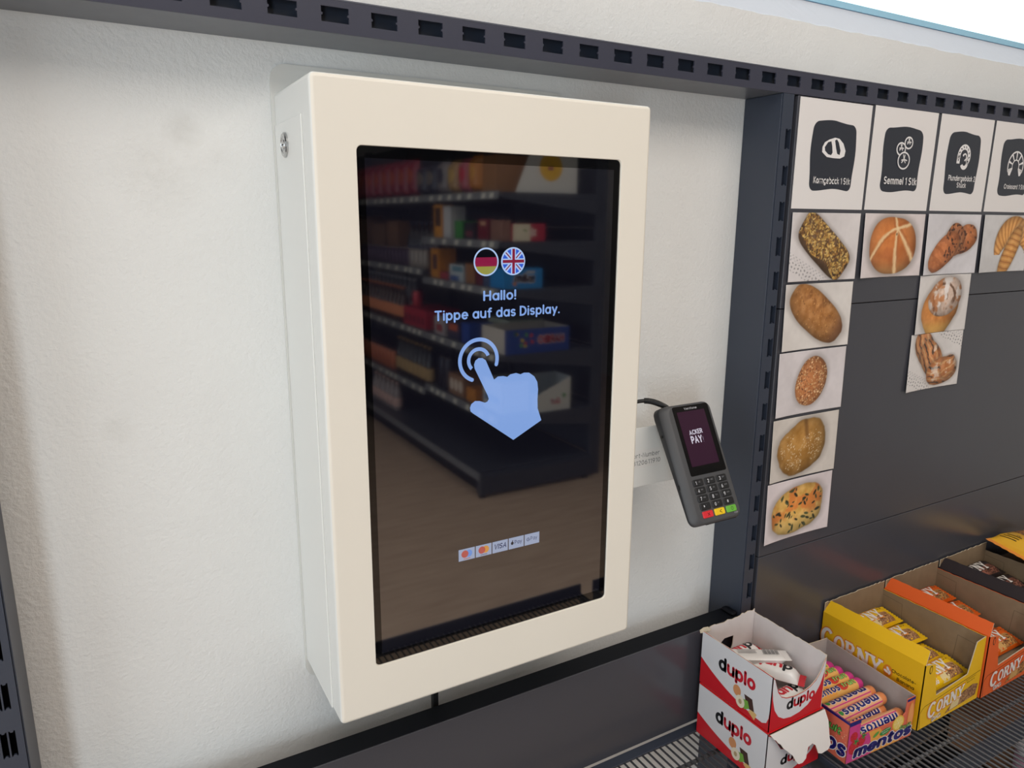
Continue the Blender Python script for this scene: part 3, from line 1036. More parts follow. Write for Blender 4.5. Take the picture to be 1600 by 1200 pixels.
# raised rim on the right flank
gl = MB().slab(rrect(-.0222, -.0192, .0424, .0770, .0025, 4), (0, 0, .0005), (1, 0, 0), (0, 1, 0), .0006, mat('terminal_glass', (7, 7, 9), .06)).build('screen_glass', term)
ds = Art((0, 0, .0005), (1, 0, 0), (0, 1, 0))
ds.rect(-.0163, -.0070, .0338, .0692, mat('terminal_display', (12, 8, 12), .06, ior=1.6, emit=(66, 22, 54), estr=.55))
ds.up()
ds.up()
LW = glow((206, 200, 214), .9)
ds.text('ACKER', -.0046, .0358, .0064, LW, width=.0238, bold=.045, rot=.03)
ds.text('PAY', -.0046, .0240, .0098, LW, width=.0196, bold=.06)
ds.text('!', .0164, .0238, .0080, glow((150, 140, 160), .7), bold=.0)
ds.build('display', gl)
vf = Art((0, 0, .0005), (1, 0, 0), (0, 1, 0))
vf.lv = 2
vf.text('Verifone', -.0020, .0712, .0034, mat('terminal_lettering', (186, 186, 190), .5), width=.0232, bold=.012)
vf.build('lettering', gl)
pk = Art((0, 0, 0), (1, 0, 0), (0, 1, 0))
pk.text('P630', .0345, -.0790, .0022, mat('terminal_lettering', (186, 186, 190), .5), bold=0)
pk.build('model_mark', term)
keys = [['1', '2', '3'], ['4', '5', '6'], ['7', '8', '9'], ['*', '0', '#'], ['X', '<', 'O']]
subs = {'1': 'QZ.', '2': 'ABC', '3': 'DEF', '4': 'GHI', '5': 'JKL', '6': 'MNO', '7': 'PRS', '8': 'TUV', '9': 'WXY', '*': '\'"', '0': 'SP', '#': ''}
M_KEY = mat('black_key_rubber', (26, 26, 28), .42)
M_KT = mat('key_white_ink', (222, 222, 226), .5)
KC = {'X': (214, 42, 52), '<': (236, 196, 28), 'O': (106, 176, 62)}
for r in range(5):
    for c in range(3):
        ch = keys[r][c]
        kx, ky = -.0138 + c * .0213 + (.0004 * r), -.0288 - r * .01070
        m = mat('key_%s' % 'ryg'[c], KC[ch], .42) if r == 4 else M_KEY
        kb = MB()
        lo_, hi_ = rrect(-.0091, -.0045, .0091, .0045, .0018, 3), rrect(-.0083, -.0038, .0083, .0038, .0016, 3)
        n = len(lo_)
        V = [(p[0], p[1], -.0003) for p in lo_] + [(p[0], p[1], .0008) for p in lo_] + [(p[0], p[1], .0015) for p in hi_]
        kb.add(V, [(i * n + j, i * n + (j + 1) % n, (i + 1) * n + (j + 1) % n, (i + 1) * n + j) for i in range(2) for j in range(n)] + [tuple(range(2 * n, 3 * n))], m)
        ko = kb.build('key', term)
        ko.location = (kx, ky, 0)
        if r == 4:
            ko['label'] = ['red cancel key', 'yellow correction key', 'green confirm key'][c]
        kp = Art((0, 0, .0015), (1, 0, 0), (0, 1, 0))
        if r < 4:
            kp.text(ch, -.0052 if ch not in '*#' else -.004, -.0024, .0048, M_KT, bold=.01)
            if subs[ch]:
                kp.text(subs[ch], .0004, .0001, .0019, mat('key_grey_ink', (150, 150, 154), .5), bold=0)
        elif ch == 'O':
            kp.ring(0.001, 0, .0021, .0007, mat('key_green_ink', (30, 70, 28), .5), 16, sx=.85)
        elif ch == 'X':
            kp.line([(-.001, -.002), (.003, .002)], .0007, mat('key_red_ink', (70, 12, 16), .5), cap=False)
            kp.line([(-.001, .002), (.003, -.002)], .0007, MATS['key_red_ink'], cap=False)
        else:
            kp.line([(.0030, .0020), (-.0005, 0), (.0030, -.0020)], .0008, mat('key_yellow_ink', (60, 48, 10), .5))
        kp.build('key_print', ko)
# lead from behind the kiosk into the terminal's shoulder
cb = MB()
Ti = Matrix.Translation((.508, -.127, 1.184)) @ Matrix.Rotation(TH, 4, 'X')
Ti = Ti.inverted()
P = [(.39, -.025, 1.236), (.43, -.040, 1.248), (.455, -.052, 1.2555), (.470, -.060, 1.257), (.482, -.068, 1.2535), (.491, -.076, 1.2475), (.4965, -.080, 1.238)]
# smooth by Catmull-Rom
Q = []
for i in range(len(P) - 1):
    p0, p1, p2, p3 = [Vector(P[max(0, min(len(P) - 1, i + k))]) for k in (-1, 0, 1, 2)]
    for s in range(6):
        t_ = s / 6
        Q.append(0.5 * ((2 * p1) + (p2 - p0) * t_ + (2 * p0 - 5 * p1 + 4 * p2 - p3) * t_ ** 2 + (3 * p1 - p0 - 3 * p2 + p3) * t_ ** 3))
Q.append(Vector(P[-1]))
cb.tube([Ti @ q for q in Q], .0027, M_BLACK, 10)
cb.build('cable', term, smooth=True)
sr = MB()
tail = [Ti @ q for q in Q[16:]]
for i in range(len(tail) - 1):
    for s in (0, .5):
        a_ = tail[i].lerp(tail[i + 1], s)
        b_ = tail[i].lerp(tail[i + 1], s + .28)
        sr.tube([a_, b_], .0042, M_BLACK, 10)
sr.build('strain_relief', term, smooth=False)
mbk = MB().box(-.002, .018, -.005, .035, -.050, -.0265, mat('arm_white', (226, 226, 220), .45)).build('mount_block', kiosk)
mbk.data.transform(Matrix.Translation((.508, -.127, 1.184 - KZ0)) @ Matrix.Rotation(TH, 4, 'X'))

# ------------------------------------------------------------------ bread cards
YC = YF - 0.0008


def category_card(x0, x1, z0, z1, icon, words, label, blob, tilt=0.0):
    """glossy white card with a dark wavy field, a line icon and a caption"""
    t = thing('category_card', label, 'sign', ((x0 + x1) / 2, YC, (z0 + z1) / 2), (tilt, 0, 0), 'category cards above the bread pictures')
    W, H = (x1 - x0) / 2, (z1 - z0) / 2
    MB().slab([(-W, -H), (W, -H), (W, H), (-W, H)], (0, 0, 0), (1, 0, 0), (0, 0, 1), .0005, M_PAPER).build('card', t)
    a = Art((0, 0, 0), (1, 0, 0), (0, 0, 1))
    b0, b1, c0, c1 = blob
    bw, bh, bx, bz = (b1 - b0) / 2, (c1 - c0) / 2, (b0 + b1) / 2 - (x0 + x1) / 2, (c0 + c1) / 2 - (z0 + z1) / 2
    out = rrect(-bw, -bh, bw, bh, .011, 6)
    # wavy outline: resample each side
    dense = []
    for i in range(len(out)):
        p, q = out[i], out[(i + 1) % len(out)]
        k = max(1, int(math.dist(p, q) / .006))
        dense += [(p[0] + (q[0] - p[0]) * j / k, p[1] + (q[1] - p[1]) * j / k) for j in range(k)]
    ph = hash(words[0][:1]) % 3 if False else len(words[0]) % 3
    wav = [(bx + p[0] + .0017 * math.sin(p[1] / bh * 3.4 + ph) * (1 if p[0] > 0 else -1) - .0008, bz + p[1] + .0019 * math.sin(p[0] / bw * 3.3 + ph + (1.2 if p[1] > 0 else 0))) for p in dense]
    a.poly(wav, mat('card_charcoal_print', (44, 47, 56), .35))
    a.up()
    a.up()
    icon(a, bx, bz)
    for (txt, u, v, h, wd) in words[1]:
        a.text(txt, u - (x0 + x1) / 2, v - (z0 + z1) / 2, h, M_CW, width=wd, bold=.032)
    a.build('print', t)
    return t


M_CW = mat('card_white_print', (232, 228, 226), .4)
M_CK = mat('card_charcoal_print', (44, 47, 56), .35)


def icon_grain(a, x, z):
    z += .011
    body = [(x - .0262, z - .006), (x - .0265, z + .001), (x - .022, z + .008), (x - .012, z + .0125), (x, z + .0155), (x + .010, z + .0145), (x + .020, z + .008), (x + .0262, z - .002), (x + .0245, z - .010), (x + .015, z - .0135), (x, z - .0135), (x - .015, z - .0125)]
    a.poly(body[::-1], M_CW)
    a.up()
    a.poly([(x - .0215, z + .001), (x - .015, z + .0085), (x - .008, z + .010), (x - .005, z + .003), (x - .003, z - .006), (x - .006, z - .0095), (x - .0125, z - .0085), (x - .020, z - .004)][::-1], M_CK)
    a.poly([(x + .0, z + .0115), (x + .004, z + .0135), (x + .009, z + .009), (x + .0145, z - .002), (x + .0135, z - .0085), (x + .0075, z - .007), (x + .0035, z + .002)][::-1], M_CK)


def icon_rolls(a, x, z):
    z += .010
    for (dx, dz, r) in ((-.006, .0065, .0105), (.0115, .0165, .0098), (.003, -.0110, .0138)):
        a.ell(x + dx, z + dz, r * 1.15, r, M_CW, n=28)
        a.up()
        a.ell(x + dx, z + dz, r * 1.15 - .0024, r - .0024, M_CK, n=28)
        a.up()
        for k in range(3):
            an = PI / 2 + k * 2 * PI / 3 + .3
            a.line([(x + dx, z + dz + .002), (x + dx + r * .55 * math.cos(an), z + dz + .002 + r * .5 * math.sin(an))], .0021, M_CW)
            a.line([(x + dx, z + dz + .002), (x + dx - r * .45 * math.cos(an), z + dz + .002 + r * .5 * math.sin(an))], .0018, M_CW)
        a.up()


def icon_spiral(a, x, z):
    z += .012
    a.ring(x + .001, z, .0150, .0085, M_CW, 40, -.9, PI + .35, cap=False)
    a.poly([(x - .0190, z - .0125), (x - .0098, z - .0125), (x - .0105, z + .002), (x - .0190, z + .002)], M_CW)
    a.ring(x + .004, z - .0105, .0085, .0065, M_CW, 24, -PI * .85, .9)
    a.ring(x + .0035, z - .0015, .0052, .0026, M_CW, 20, -1.6, 2.6)
    a.up()
    a.ell(x - .001, z + .0015, .0022, .0022, M_CW, n=10)
    for k in range(9):
        an = -.6 + k * .48
        a.ell(x + .001 + .0150 * math.cos(an), z + .0150 * math.sin(an), .0024, .0012, M_CK, rot=an + .7, n=8)
    a.ell(x + .006, z - .0120, .0020, .0012, M_CK, rot=.5, n=8)
    a.ell(x - .0145, z - .007, .0020, .0012, M_CK, rot=1.2, n=8)


def icon_croissant(a, x, z):
    z += .004
    a.ring(x, z - .002, .0185, .0165, M_CW, 40, -.42, PI + .42, cap=False)
    for s in (-1, 1):
        a.poly([(x + s * .0093, z - .0064), (x + s * .0249, z - .0088), (x + s * .0200, z - .0180), (x + s * .0150, z - .0185)][::s], M_CW)
    a.up()
    for k in range(6):
        a0 = -.30 + k * .63
        P = [(x + r * math.cos(an), z - .002 + r * math.sin(an)) for r, an in ((.0125, a0 + .06), (.0245, a0 + .06), (.0245, a0 + .52), (.0125, a0 + .52))]
        a.poly(P, M_CK)


category_card(0.7130, 0.8745, 1.5200, 1.6740, icon_grain, ('Korn', [('Korngebäck 1 Stk', .7550, 1.5568, .0098, .0830)]),
              'white card showing a halved grain roll symbol, captioned grain bread', (.7455, .8440, 1.5480, 1.6450))
category_card(0.8815, 1.0450, 1.5205, 1.6755, icon_rolls, ('Semmel', [('Semmel 1 Stk', .9200, 1.5606, .0116, .0850)]),
              'white card showing a symbol of three round bread rolls', (.9128, 1.0112, 1.5502, 1.6475), .006)
category_card(1.0540, 1.2110, 1.5210, 1.6760, icon_spiral, ('Plunder', [('Plundergebäck 2', 1.0950, 1.5715, .0090, .0800), ('Stück', 1.1225, 1.5605, .0085, .0275)]),
              'white card showing a spiral pastry symbol, two lines of caption', (1.0840, 1.1790, 1.5510, 1.6500), .008)
category_card(1.2185, 1.3780, 1.5215, 1.6760, icon_croissant, ('Croissant', [('Croissant 1 Stk', 1.2715, 1.5625, .0086, .0720)]),
              'white card showing a croissant symbol, cut by the right picture edge', (1.2515, 1.3480, 1.5515, 1.6490), .006)

# ---- printed food pictures: one colour per grid point, computed
RNG = np.random.RandomState(11)


def vnoise(X, Y, f, seed):
    r = np.random.RandomState(seed).rand(64, 64)
    x, y = X * f, Y * f
    xi, yi = np.floor(x).astype(int), np.floor(y).astype(int)
    fx, fy = x - xi, y - yi
    fx, fy = fx * fx * (3 - 2 * fx), fy * fy * (3 - 2 * fy)
    g = lambda i, j: r[(xi + i) % 64, (yi + j) % 64]
    return (g(0, 0) * (1 - fx) + g(1, 0) * fx) * (1 - fy) + (g(0, 1) * (1 - fx) + g(1, 1) * fx) * fy


def fbm(X, Y, f, seed, o=4):
    return sum(vnoise(X, Y, f * 2 ** k, seed + k) * .5 ** k for k in range(o)) / sum(.5 ** k for k in range(o))


def sst(x, a, b):
    t = np.clip((x - a) / (b - a), 0, 1)
    return t * t * (3 - 2 * t)


def mixc(A, c, m):
    return A * (1 - m[..., None]) + np.array(c, float) * m[..., None]


def mixa(A, B, m):
    return A * (1 - m[..., None]) + B * m[..., None]


def rotc(X, Y, cx, cy, an):
    c, s = math.cos(an), math.sin(an)
    return (X - cx) * c + (Y - cy) * s, -(X - cx) * s + (Y - cy) * c


def backdrop(X, Y, seed, tint=(214, 207, 205)):
    A = np.ones(X.shape + (3,)) * np.array(tint, float)
    A += ((fbm(X, Y, 2.2, seed) - .5) * 26 + (fbm(X, Y, 14, seed + 9, 2) - .5) * 7)[..., None]
    return A


def doily(A, X, Y, cx, cy, an, L=.55):
    p, q = rotc(X, Y, cx, cy, an)
    band = (np.abs(q) < .075) & (np.abs(p) < L)
    d = np.abs(np.sin(p * 42) * np.cos(q * 52 + np.sin(p * 21)))
    A = mixc(A, (128, 124, 124), np.where(band & (d > .72), .75, 0.))
    dots = (np.abs(q - .12) < .035) & (np.abs(p) < L) & (np.sin(p * 75) * np.sin(q * 95) > .35)
    return mixc(A, (165, 160, 160), np.where(dots, .7, 0.))


def body_shape(X, Y, cx, cy, an, a, b, n, wob=.06, seed=1):
    p, q = rotc(X, Y, cx, cy, an)
    th = np.arctan2(q / b, p / a)
    k = 1 + wob * (fbm(np.cos(th) * .8 + 2, np.sin(th) * .8 + 2, 1.4, seed) - .5) * 2
    r = (np.abs(p / a) ** n + np.abs(q / b) ** n) ** (1 / n) / k
    return p, q, r


def drop_shadow(A, r, s=.5):
    return mixc(A, (120, 110, 104), (1 - sst(r, .92, 1.28)) * s)


def shade(base, p, q, r, a, b, tone=.62):
    h = np.sqrt(np.clip(1 - r ** 2, 0, 1))
    l = .62 + .42 * h + .10 * (q / b) - .06 * (p / a)
    return base * np.clip(l, .35, 1.15)[..., None]


def seeds(A, X, Y, mask, n, cols, size, seed, asp=.45, al=.95):
    rs = np.random.RandomState(seed)
    ys, xs = np.nonzero(mask)
    for _ in range(n):
        k = rs.randint(len(ys))
        cx, cy = X[ys[k], xs[k]], Y[ys[k], xs[k]]
        an = rs.rand() * PI
        s = size * rs.uniform(.6, 1.3)
        c = np.array(cols[rs.randint(len(cols))], float) * rs.uniform(.85, 1.12)
        i0, i1 = max(0, ys[k] - 9), ys[k] + 10
        j0, j1 = max(0, xs[k] - 9), xs[k] + 10
        p, q = rotc(X[i0:i1, j0:j1], Y[i0:i1, j0:j1], cx, cy, an)
        m = (1 - sst(np.sqrt((p / s) ** 2 + (q / (s * asp)) ** 2), .6, 1.15)) * al * mask[i0:i1, j0:j1]
        A[i0:i1, j0:j1] = mixc(A[i0:i1, j0:j1], c, m)
    return A


def pic_seedloaf(X, Y):
    A = doily(backdrop(X, Y, 3), X, Y, .30, .13, -.42)
    p, q, r = body_shape(X, Y, .74, .50, -.62, .63, .285, 4.5, .05, 5)
    A = drop_shadow(A, r)
    B = np.ones_like(A) * np.array((98, 70, 46.)) + ((fbm(X, Y, 10, 6) - .5) * 50)[..., None]
    B = shade(B, p, q, r, .6, .28)
    A = mixa(A, B, 1 - sst(r, .96, 1.01))
    top = (r < .98) & (q > -.20 + .04 * np.sin(p * 9))
    A = seeds(A, X, Y, top, 620, [(196, 160, 84), (172, 128, 62), (216, 182, 112), (140, 98, 50)], .030, 8)
    return A


def pic_kaiser(X, Y):
    A = backdrop(X, Y, 13, (216, 205, 203))
    p, q, r = body_shape(X, Y, .75, .50, 0, .585, .455, 2.3, .05, 15)
    A = drop_shadow(A, r, .6)
    B = np.ones_like(A) * np.array((206, 124, 62.)) + ((fbm(X, Y, 7, 16) - .5) * 46)[..., None]
    B = mixc(B, (176, 92, 44), sst(fbm(X, Y, 3, 18), .5, .75) * .5)
    B = mixc(B, (226, 176, 112), sst(-q, .22, .44) * .55)
    B = shade(B, p, q, r, .58, .45)
    sx, sy = .84, .775
    for an, cv in ((-1.62, .10), (-.75, -.10), (.12, .2), (2.05, -.2), (3.35, .45)):
        dx, dy = rotc(X, Y, sx, sy, an)
        off = cv * dx * dx * 1.6 + (fbm(X, Y, 16, 19, 2) - .5) * .03
        m = (1 - sst(np.abs(dy - off) / (.024 + .06 * np.clip(dx, 0, .5)), .2, 1.5)) * (dx > -.01)
        B = mixc(B, (236, 206, 160), m * .85)
        m2 = (1 - sst(np.abs(dy - off - .045) / .03, .3, 1.2)) * (dx > .03)
        B = mixc(B, (150, 78, 36), m2 * .35)
    B = mixc(B, (90, 70, 50), (1 - sst(np.hypot(X - .835, (Y - .68) * 1.0) / .022, .5, 1.3)) * .7)
    return mixa(A, B, 1 - sst(r, .97, 1.01))


def pic_plunder(X, Y):
    A = backdrop(X, Y, 23, (208, 204, 206))
    m_all = np.zeros_like(X)
    for cx, cy, an, a, b, sd in ((1.10, .58, .35, .36, .23, 1), (.84, .58, 1.0, .28, .27, 2), (.56, .38, .58, .50, .235, 3)):
        p, q, r = body_shape(X, Y, cx, cy, an, a, b, 2.2, .08, 20 + sd)
        A = drop_shadow(A, r, .35)
        B = np.ones_like(A) * np.array((196, 118, 68.)) + ((fbm(X, Y, 9, 26) - .5) * 60)[..., None]
        B = mixc(B, (150, 82, 44), (np.sin(p * 26 + q * 18 + fbm(X, Y, 5, 3) * 5) > .3) * .4)
        B = mixc(B, (224, 158, 100), sst(fbm(X, Y, 6, 29), .55, .8) * .5)
        B = shade(B, p, q, r, a, b)
        m = 1 - sst(r, .96, 1.02)
        A = mixa(A, B, m)
        m_all = np.maximum(m_all, m)
    A = seeds(A, X, Y, (m_all > .9) & (X > .55), 60, [(58, 34, 26), (84, 46, 32)], .034, 31, .6, .9)
    return A


def pic_croissant(X, Y):
    A = backdrop(X, Y, 33, (206, 203, 202))
    cx, cy = 1.04, .30
    rr, th = np.hypot((X - cx) * .92, Y - cy), np.arctan2(Y - cy, X - cx)
    tt = np.clip((th - .15) / (PI * 1.02 - .15), 0, 1)
    wd = .235 * np.sin(PI * np.clip(tt * .9 + .06, 0, 1)) ** .75 + .015
    r = np.abs(rr - .44) / wd
    ok = (th > .05) & (th < PI * 1.04)
    r = np.where(ok, r, 9)
    # second limb coming down on the right half
    p2, q2, r2 = body_shape(X, Y, .98, .36, 1.05, .52, .20, 2.2, .05, 35)
    for rad, pp, bb in ((r, (rr - .44), wd), (r2, q2, .2)):
        A = drop_shadow(A, np.minimum(rad, 3), .4)
        B = np.ones_like(A) * np.array((206, 146, 78.)) + ((fbm(X, Y, 12, 36) - .5) * 40)[..., None]
        st = np.sin(th * 30 + rr * 22) if rad is r else np.sin(p2 * 55 + q2 * 20 + fbm(X, Y, 4, 2) * 3)
        B = mixc(B, (156, 94, 44), sst(st, .35, .95) * .6)
        B = mixc(B, (234, 186, 116), sst(-st, .4, 1.) * .35)
        B = B * np.clip(.62 + .45 * np.sqrt(np.clip(1 - rad ** 2, 0, 1)), .3, 1.1)[..., None]
        A = mixa(A, B, 1 - sst(rad, .95, 1.03))
    return A


def pic_longroll(X, Y):
    A = backdrop(X, Y, 43, (218, 211, 205))
    p, q, r = body_shape(X, Y, .73, .53, -.56, .68, .31, 2.5, .06, 45)
    A = drop_shadow(A, r, .5)
    B = np.ones_like(A) * np.array((178, 122, 68.)) + ((fbm(X, Y, 12, 46) - .5) * 56)[..., None]
    B = mixc(B, (132, 82, 42), sst(fbm(X * 1.5, Y, 7, 48), .52, .72) * sst(q, -.1, .2) * .75)
    B = mixc(B, (140, 92, 66), sst(p, .35, .6) * .6)
    B = shade(B, p, q, r, .68, .31)
    A = mixa(A, B, 1 - sst(r, .97, 1.01))
    A = seeds(A, X, Y, r < .9, 130, [(112, 72, 38), (206, 156, 96)], .012, 47, .7, .8)
    return A


def pic_sesame(X, Y):
    A = backdrop(X, Y, 53, (212, 204, 204))
    p, q, r = body_shape(X, Y, .76, .50, 1.15, .40, .335, 2.2, .04, 55)
    A = drop_shadow(A, r, .45)
    B = np.ones_like(A) * np.array((190, 124, 76.)) + ((fbm(X, Y, 9, 56) - .5) * 40)[..., None]
    B = shade(B, p, q, r, .42, .29)
    A = mixa(A, B, 1 - sst(r, .97, 1.01))
    return seeds(A, X, Y, r < .98, 420, [(224, 182, 128), (150, 88, 52), (110, 62, 38), (236, 204, 160)], .015, 57, .7, .85)


def pic_rye(X, Y):
    A = backdrop(X, Y, 63, (208, 199, 190))
    p, q, r = body_shape(X, Y, .69, .49, .25, .53, .44, 2.4, .16, 66)
    r = np.maximum(r, 1.03 - (np.hypot((X - .92) * 1.6, Y - .98) / .12) * .5)
    A = drop_shadow(A, r, .5)
    B = np.ones_like(A) * np.array((178, 130, 66.)) + ((fbm(X, Y, 8, 67) - .5) * 60)[..., None]
    B = mixc(B, (120, 80, 38), (1 - sst(np.abs(X - .82 + .25 * (Y - .6)) / .05, .2, 1.4)) * sst(Y, .45, .7) * .7)
    B = shade(B, p, q, r, .46, .43)
    A = mixa(A, B, 1 - sst(r, .96, 1.02))
    return seeds(A, X, Y, (r < .85) & (fbm(X, Y, 5, 69) > .5), 200, [(244, 232, 206)], .010, 68, .8, .8)


def pic_pumpkin(X, Y):
    A = backdrop(X, Y, 73, (218, 206, 206))
    p, q, r = body_shape(X, Y, .76, .47, .12, .60, .38, 2.6, .14, 78)
    A = drop_shadow(A, r, .5)
    B = np.ones_like(A) * np.array((226, 178, 96.)) + ((fbm(X, Y, 11, 76) - .5) * 70)[..., None]
    B = mixc(B, (214, 120, 56), sst(fbm(X, Y, 5, 77) + .3 * (Y - .4), .5, .72) * .8)
    B = mixc(B, (240, 214, 140), sst(-q, -.02, .3) * .45)
    B = shade(B, p, q, r, .6, .38)
    A = mixa(A, B, 1 - sst(r, .96, 1.02))
    return seeds(A, X, Y, r < .95, 48, [(52, 60, 42), (70, 78, 52), (38, 44, 36)], .052, 79, .42)


def pic_swirl(X, Y):
    A = backdrop(X, Y, 83, (214, 208, 204))
    p, q, r = body_shape(X, Y, .68, .40, .75, .54, .46, 2.6, .1, 85)
    p3, q3, r3 = body_shape(X, Y, .80, .62, .2, .50, .345, 2.1, .05, 88)
    A = drop_shadow(A, np.minimum(r, r3), .5)
    B = np.ones_like(A) * np.array((204, 132, 64.)) + ((fbm(X, Y, 8, 86) - .5) * 56)[..., None]
    B = mixc(B, (236, 190, 100), sst(-Y, -.25, -.08) * .6)
    B = shade(B, p, q, r, .5, .4)
    A = mixa(A, B, 1 - sst(r, .96, 1.02))
    C = np.ones_like(A) * np.array((214, 188, 170.)) + ((fbm(X, Y, 10, 87) - .5) * 70)[..., None]
    d = np.hypot((X - .84) * .85, Y - .58)
    sp = np.sin(d * 30 - np.arctan2(Y - .58, X - .84) + fbm(X, Y, 6, 89) * 3)
    C = mixc(C, (92, 54, 32), sst(sp, .45, .95) * sst(fbm(X, Y, 5, 81), .35, .6) * .8)
    C = mixc(C, (188, 112, 58), sst(fbm(X, Y, 7, 82) + d * .5, .55, .75) * .75)
    C = mixc(C, (238, 232, 228), sst(fbm(X, Y, 6, 83), .52, .66) * .8)
    C = shade(C, p3, q3, r3, .44, .34)
    return mixa(A, C, 1 - sst(r3, .95, 1.02))


def pic_braid(X, Y):
    A = doily(doily(backdrop(X, Y, 93, (216, 210, 206)), X, Y, .30, .12, -.35, .4), X, Y, 1.2, .88, -.35, .4)
    for cx, cy, an, a, b, sd in ((.44, .74, -.85, .38, .25, 1), (.66, .54, -.8, .40, .27, 2), (1.00, .30, .14, .44, .25, 3), (1.18, .36, .5, .24, .20, 4)):
        p, q, r = body_shape(X, Y, cx, cy, an, a, b, 2.3, .1, 94 + sd)
        A = drop_shadow(A, r, .35)
        B = np.ones_like(A) * np.array((190, 122, 74.)) + ((fbm(X, Y, 8, 96) - .5) * 60)[..., None]
        st = np.sin(q * 46 + p * 10 + fbm(X, Y, 4, 97) * 9)
        B = mixc(B, (56, 48, 44), sst(st, .6, .95) * sst(fbm(X, Y, 5, 91), .38, .55) * .85)
        B = mixc(B, (238, 206, 150), sst(-st, .5, 1.) * .45)
        B = mixc(B, (240, 234, 226), sst(fbm(X, Y, 7, 98), .6, .72) * .6 * (X > .7))
        B = shade(B, p, q, r, a, b)
        A = mixa(A, B, 1 - sst(r, .95, 1.02))
    return A


M_PHOTO = bpy.data.materials.new('photo_print')
M_PHOTO.use_nodes = True
_b = M_PHOTO.node_tree.nodes['Principled BSDF']
_b.inputs['Roughness'].default_value = 0.45
_at = M_PHOTO.node_tree.nodes.new('ShaderNodeAttribute')
_at.attribute_name = 'ink'
M_PHOTO.node_tree.links.new(_at.outputs['Color'], _b.inputs['Base Color'])


def photo_card(x0, x1, z0, z1, pic, label, bow=.004, tilt=0.0, nx=132, nz=112):
    W, H = x1 - x0, z1 - z0
    S, T = np.meshgrid(np.linspace(0, 1, nx), np.linspace(0, 1, nz))
    A = np.clip(pic(S * 1.5, T), 0, 255) / 255.0
    L = np.where(A <= .04045, A / 12.92, ((A + .055) / 1.055) ** 2.4)
    lift = .0004 + bow * (4 * (S - .5) ** 2) * (.35 + .65 * (1 - T)) * np.where(S < .5, 1.0, .6) + tilt * (1 - T)
    V = np.stack([x0 + S * W - (x0 + x1) / 2, -lift, T * H], -1).reshape(-1, 3)
    idx = np.arange(nx * nz).reshape(nz, nx)
    F = np.stack([idx[:-1, :-1], idx[:-1, 1:], idx[1:, 1:], idx[1:, :-1]], -1).reshape(-1, 4)
    me = bpy.data.meshes.new('picture_card')
    me.from_pydata(V.tolist(), [], F.tolist())
    at = me.attributes.new('ink', 'FLOAT_COLOR', 'POINT')
    at.data.foreach_set('color', np.concatenate([L.reshape(-1, 3), np.ones((nx * nz, 1))], 1).astype(np.float32).ravel())
    me.materials.append(M_PHOTO)
    me.polygons.foreach_set('use_smooth', [True] * len(me.polygons))
    o = bpy.data.objects.new('picture_card', me)
    COL.objects.link(o)
    o.location = ((x0 + x1) / 2, YC, z0)
    sm = o.modifiers.new('thickness', 'SOLIDIFY')
    sm.thickness, sm.offset = .0003, -1
    tag(o, label, 'picture', 'bread pictures stuck to the back panels')
    return o


c0 = (0.7150, 0.8715)
photo_card(0.7160, 0.8725, 1.4130, 1.5145, pic_seedloaf, 'picture card of a dark loaf covered in golden seeds', .003)
photo_card(*c0, 1.3075, 1.4090, pic_longroll, 'picture card of a long light-brown roll lying diagonally', .004)
photo_card(0.7142, 0.8715, 1.2030, 1.3045, pic_sesame, 'picture card of a small oval roll speckled with sesame', .004)
photo_card(0.7140, 0.8705, 1.0955, 1.1980, pic_rye, 'picture card of a floury brown rye bun with a cleft', .004)
photo_card(0.7138, 0.8700, 0.9905, 1.0925, pic_pumpkin, 'picture card of a golden cheese roll with pumpkin seeds, lowest card', .004)
photo_card(0.8825, 1.0420, 1.4135, 1.5150, pic_kaiser, 'picture card of a round kaiser roll with star cuts', .005)
photo_card(1.0505, 1.2100, 1.4130, 1.5158, pic_plunder, 'picture card of a spotted twisted pastry below the spiral symbol', .005)
photo_card(1.0500, 1.2045, 1.3100, 1.4120, pic_swirl, 'picture card of an iced cinnamon swirl', .004)
photo_card(1.0460, 1.2050, 1.2070, 1.3095, pic_braid, 'picture card of a braided poppy pastry, lowest in its column', .004)
photo_card(1.2210, 1.3790, 1.4125, 1.5158, pic_croissant, 'picture card of a golden croissant at the right picture edge', .005)

# ------------------------------------------------------------------ snack cartons
ZS = 0.7092
R3 = random.Random(21)
M_RED = flat((196, 26, 38), .4)
M_REDT = mat('red_lid_board', (214, 30, 36), .4)
M_DW = flat((214, 212, 214), .38)
M_DK = flat((24, 24, 28), .45)
M_TXR = flat((190, 24, 42), .4)


def nut_picture(a, u, v, s):
    """printed hazelnut, chocolate piece and leaf"""
    a.ell(u - .010 * s, v + .006 * s, .006 * s, .007 * s, flat((206, 140, 92)), n=14)
    a.poly([(u + .001 * s, v + .008 * s), (u + .013 * s, v + .008 * s), (u + .017 * s, v - .006 * s), (u + .006 * s, v - .007 * s)][::-1], flat((66, 40, 34)))
    a.poly([(u + .013 * s, v - .005 * s), (u + .021 * s, v - .007 * s), (u + .018 * s, v - .016 * s), (u + .008 * s, v - .010 * s)][::-1], flat((214, 174, 112)))
    a.up()
    a.poly([(u - .001 * s, v + .001 * s), (u + .007 * s, v + .002 * s), (u + .010 * s, v - .006 * s), (u + .003 * s, v - .011 * s), (u - .002 * s, v - .006 * s)][::-1], flat((112, 164, 62)))
    a.up()
    a.ell(u - .004 * s, v - .005 * s, .0068 * s, .0078 * s, flat((226, 214, 190)), n=16)
    a.up()
    a.ell(u - .004 * s, v - .005 * s, .0026 * s, .0032 * s, flat((176, 152, 112)), n=10)
    a.up()


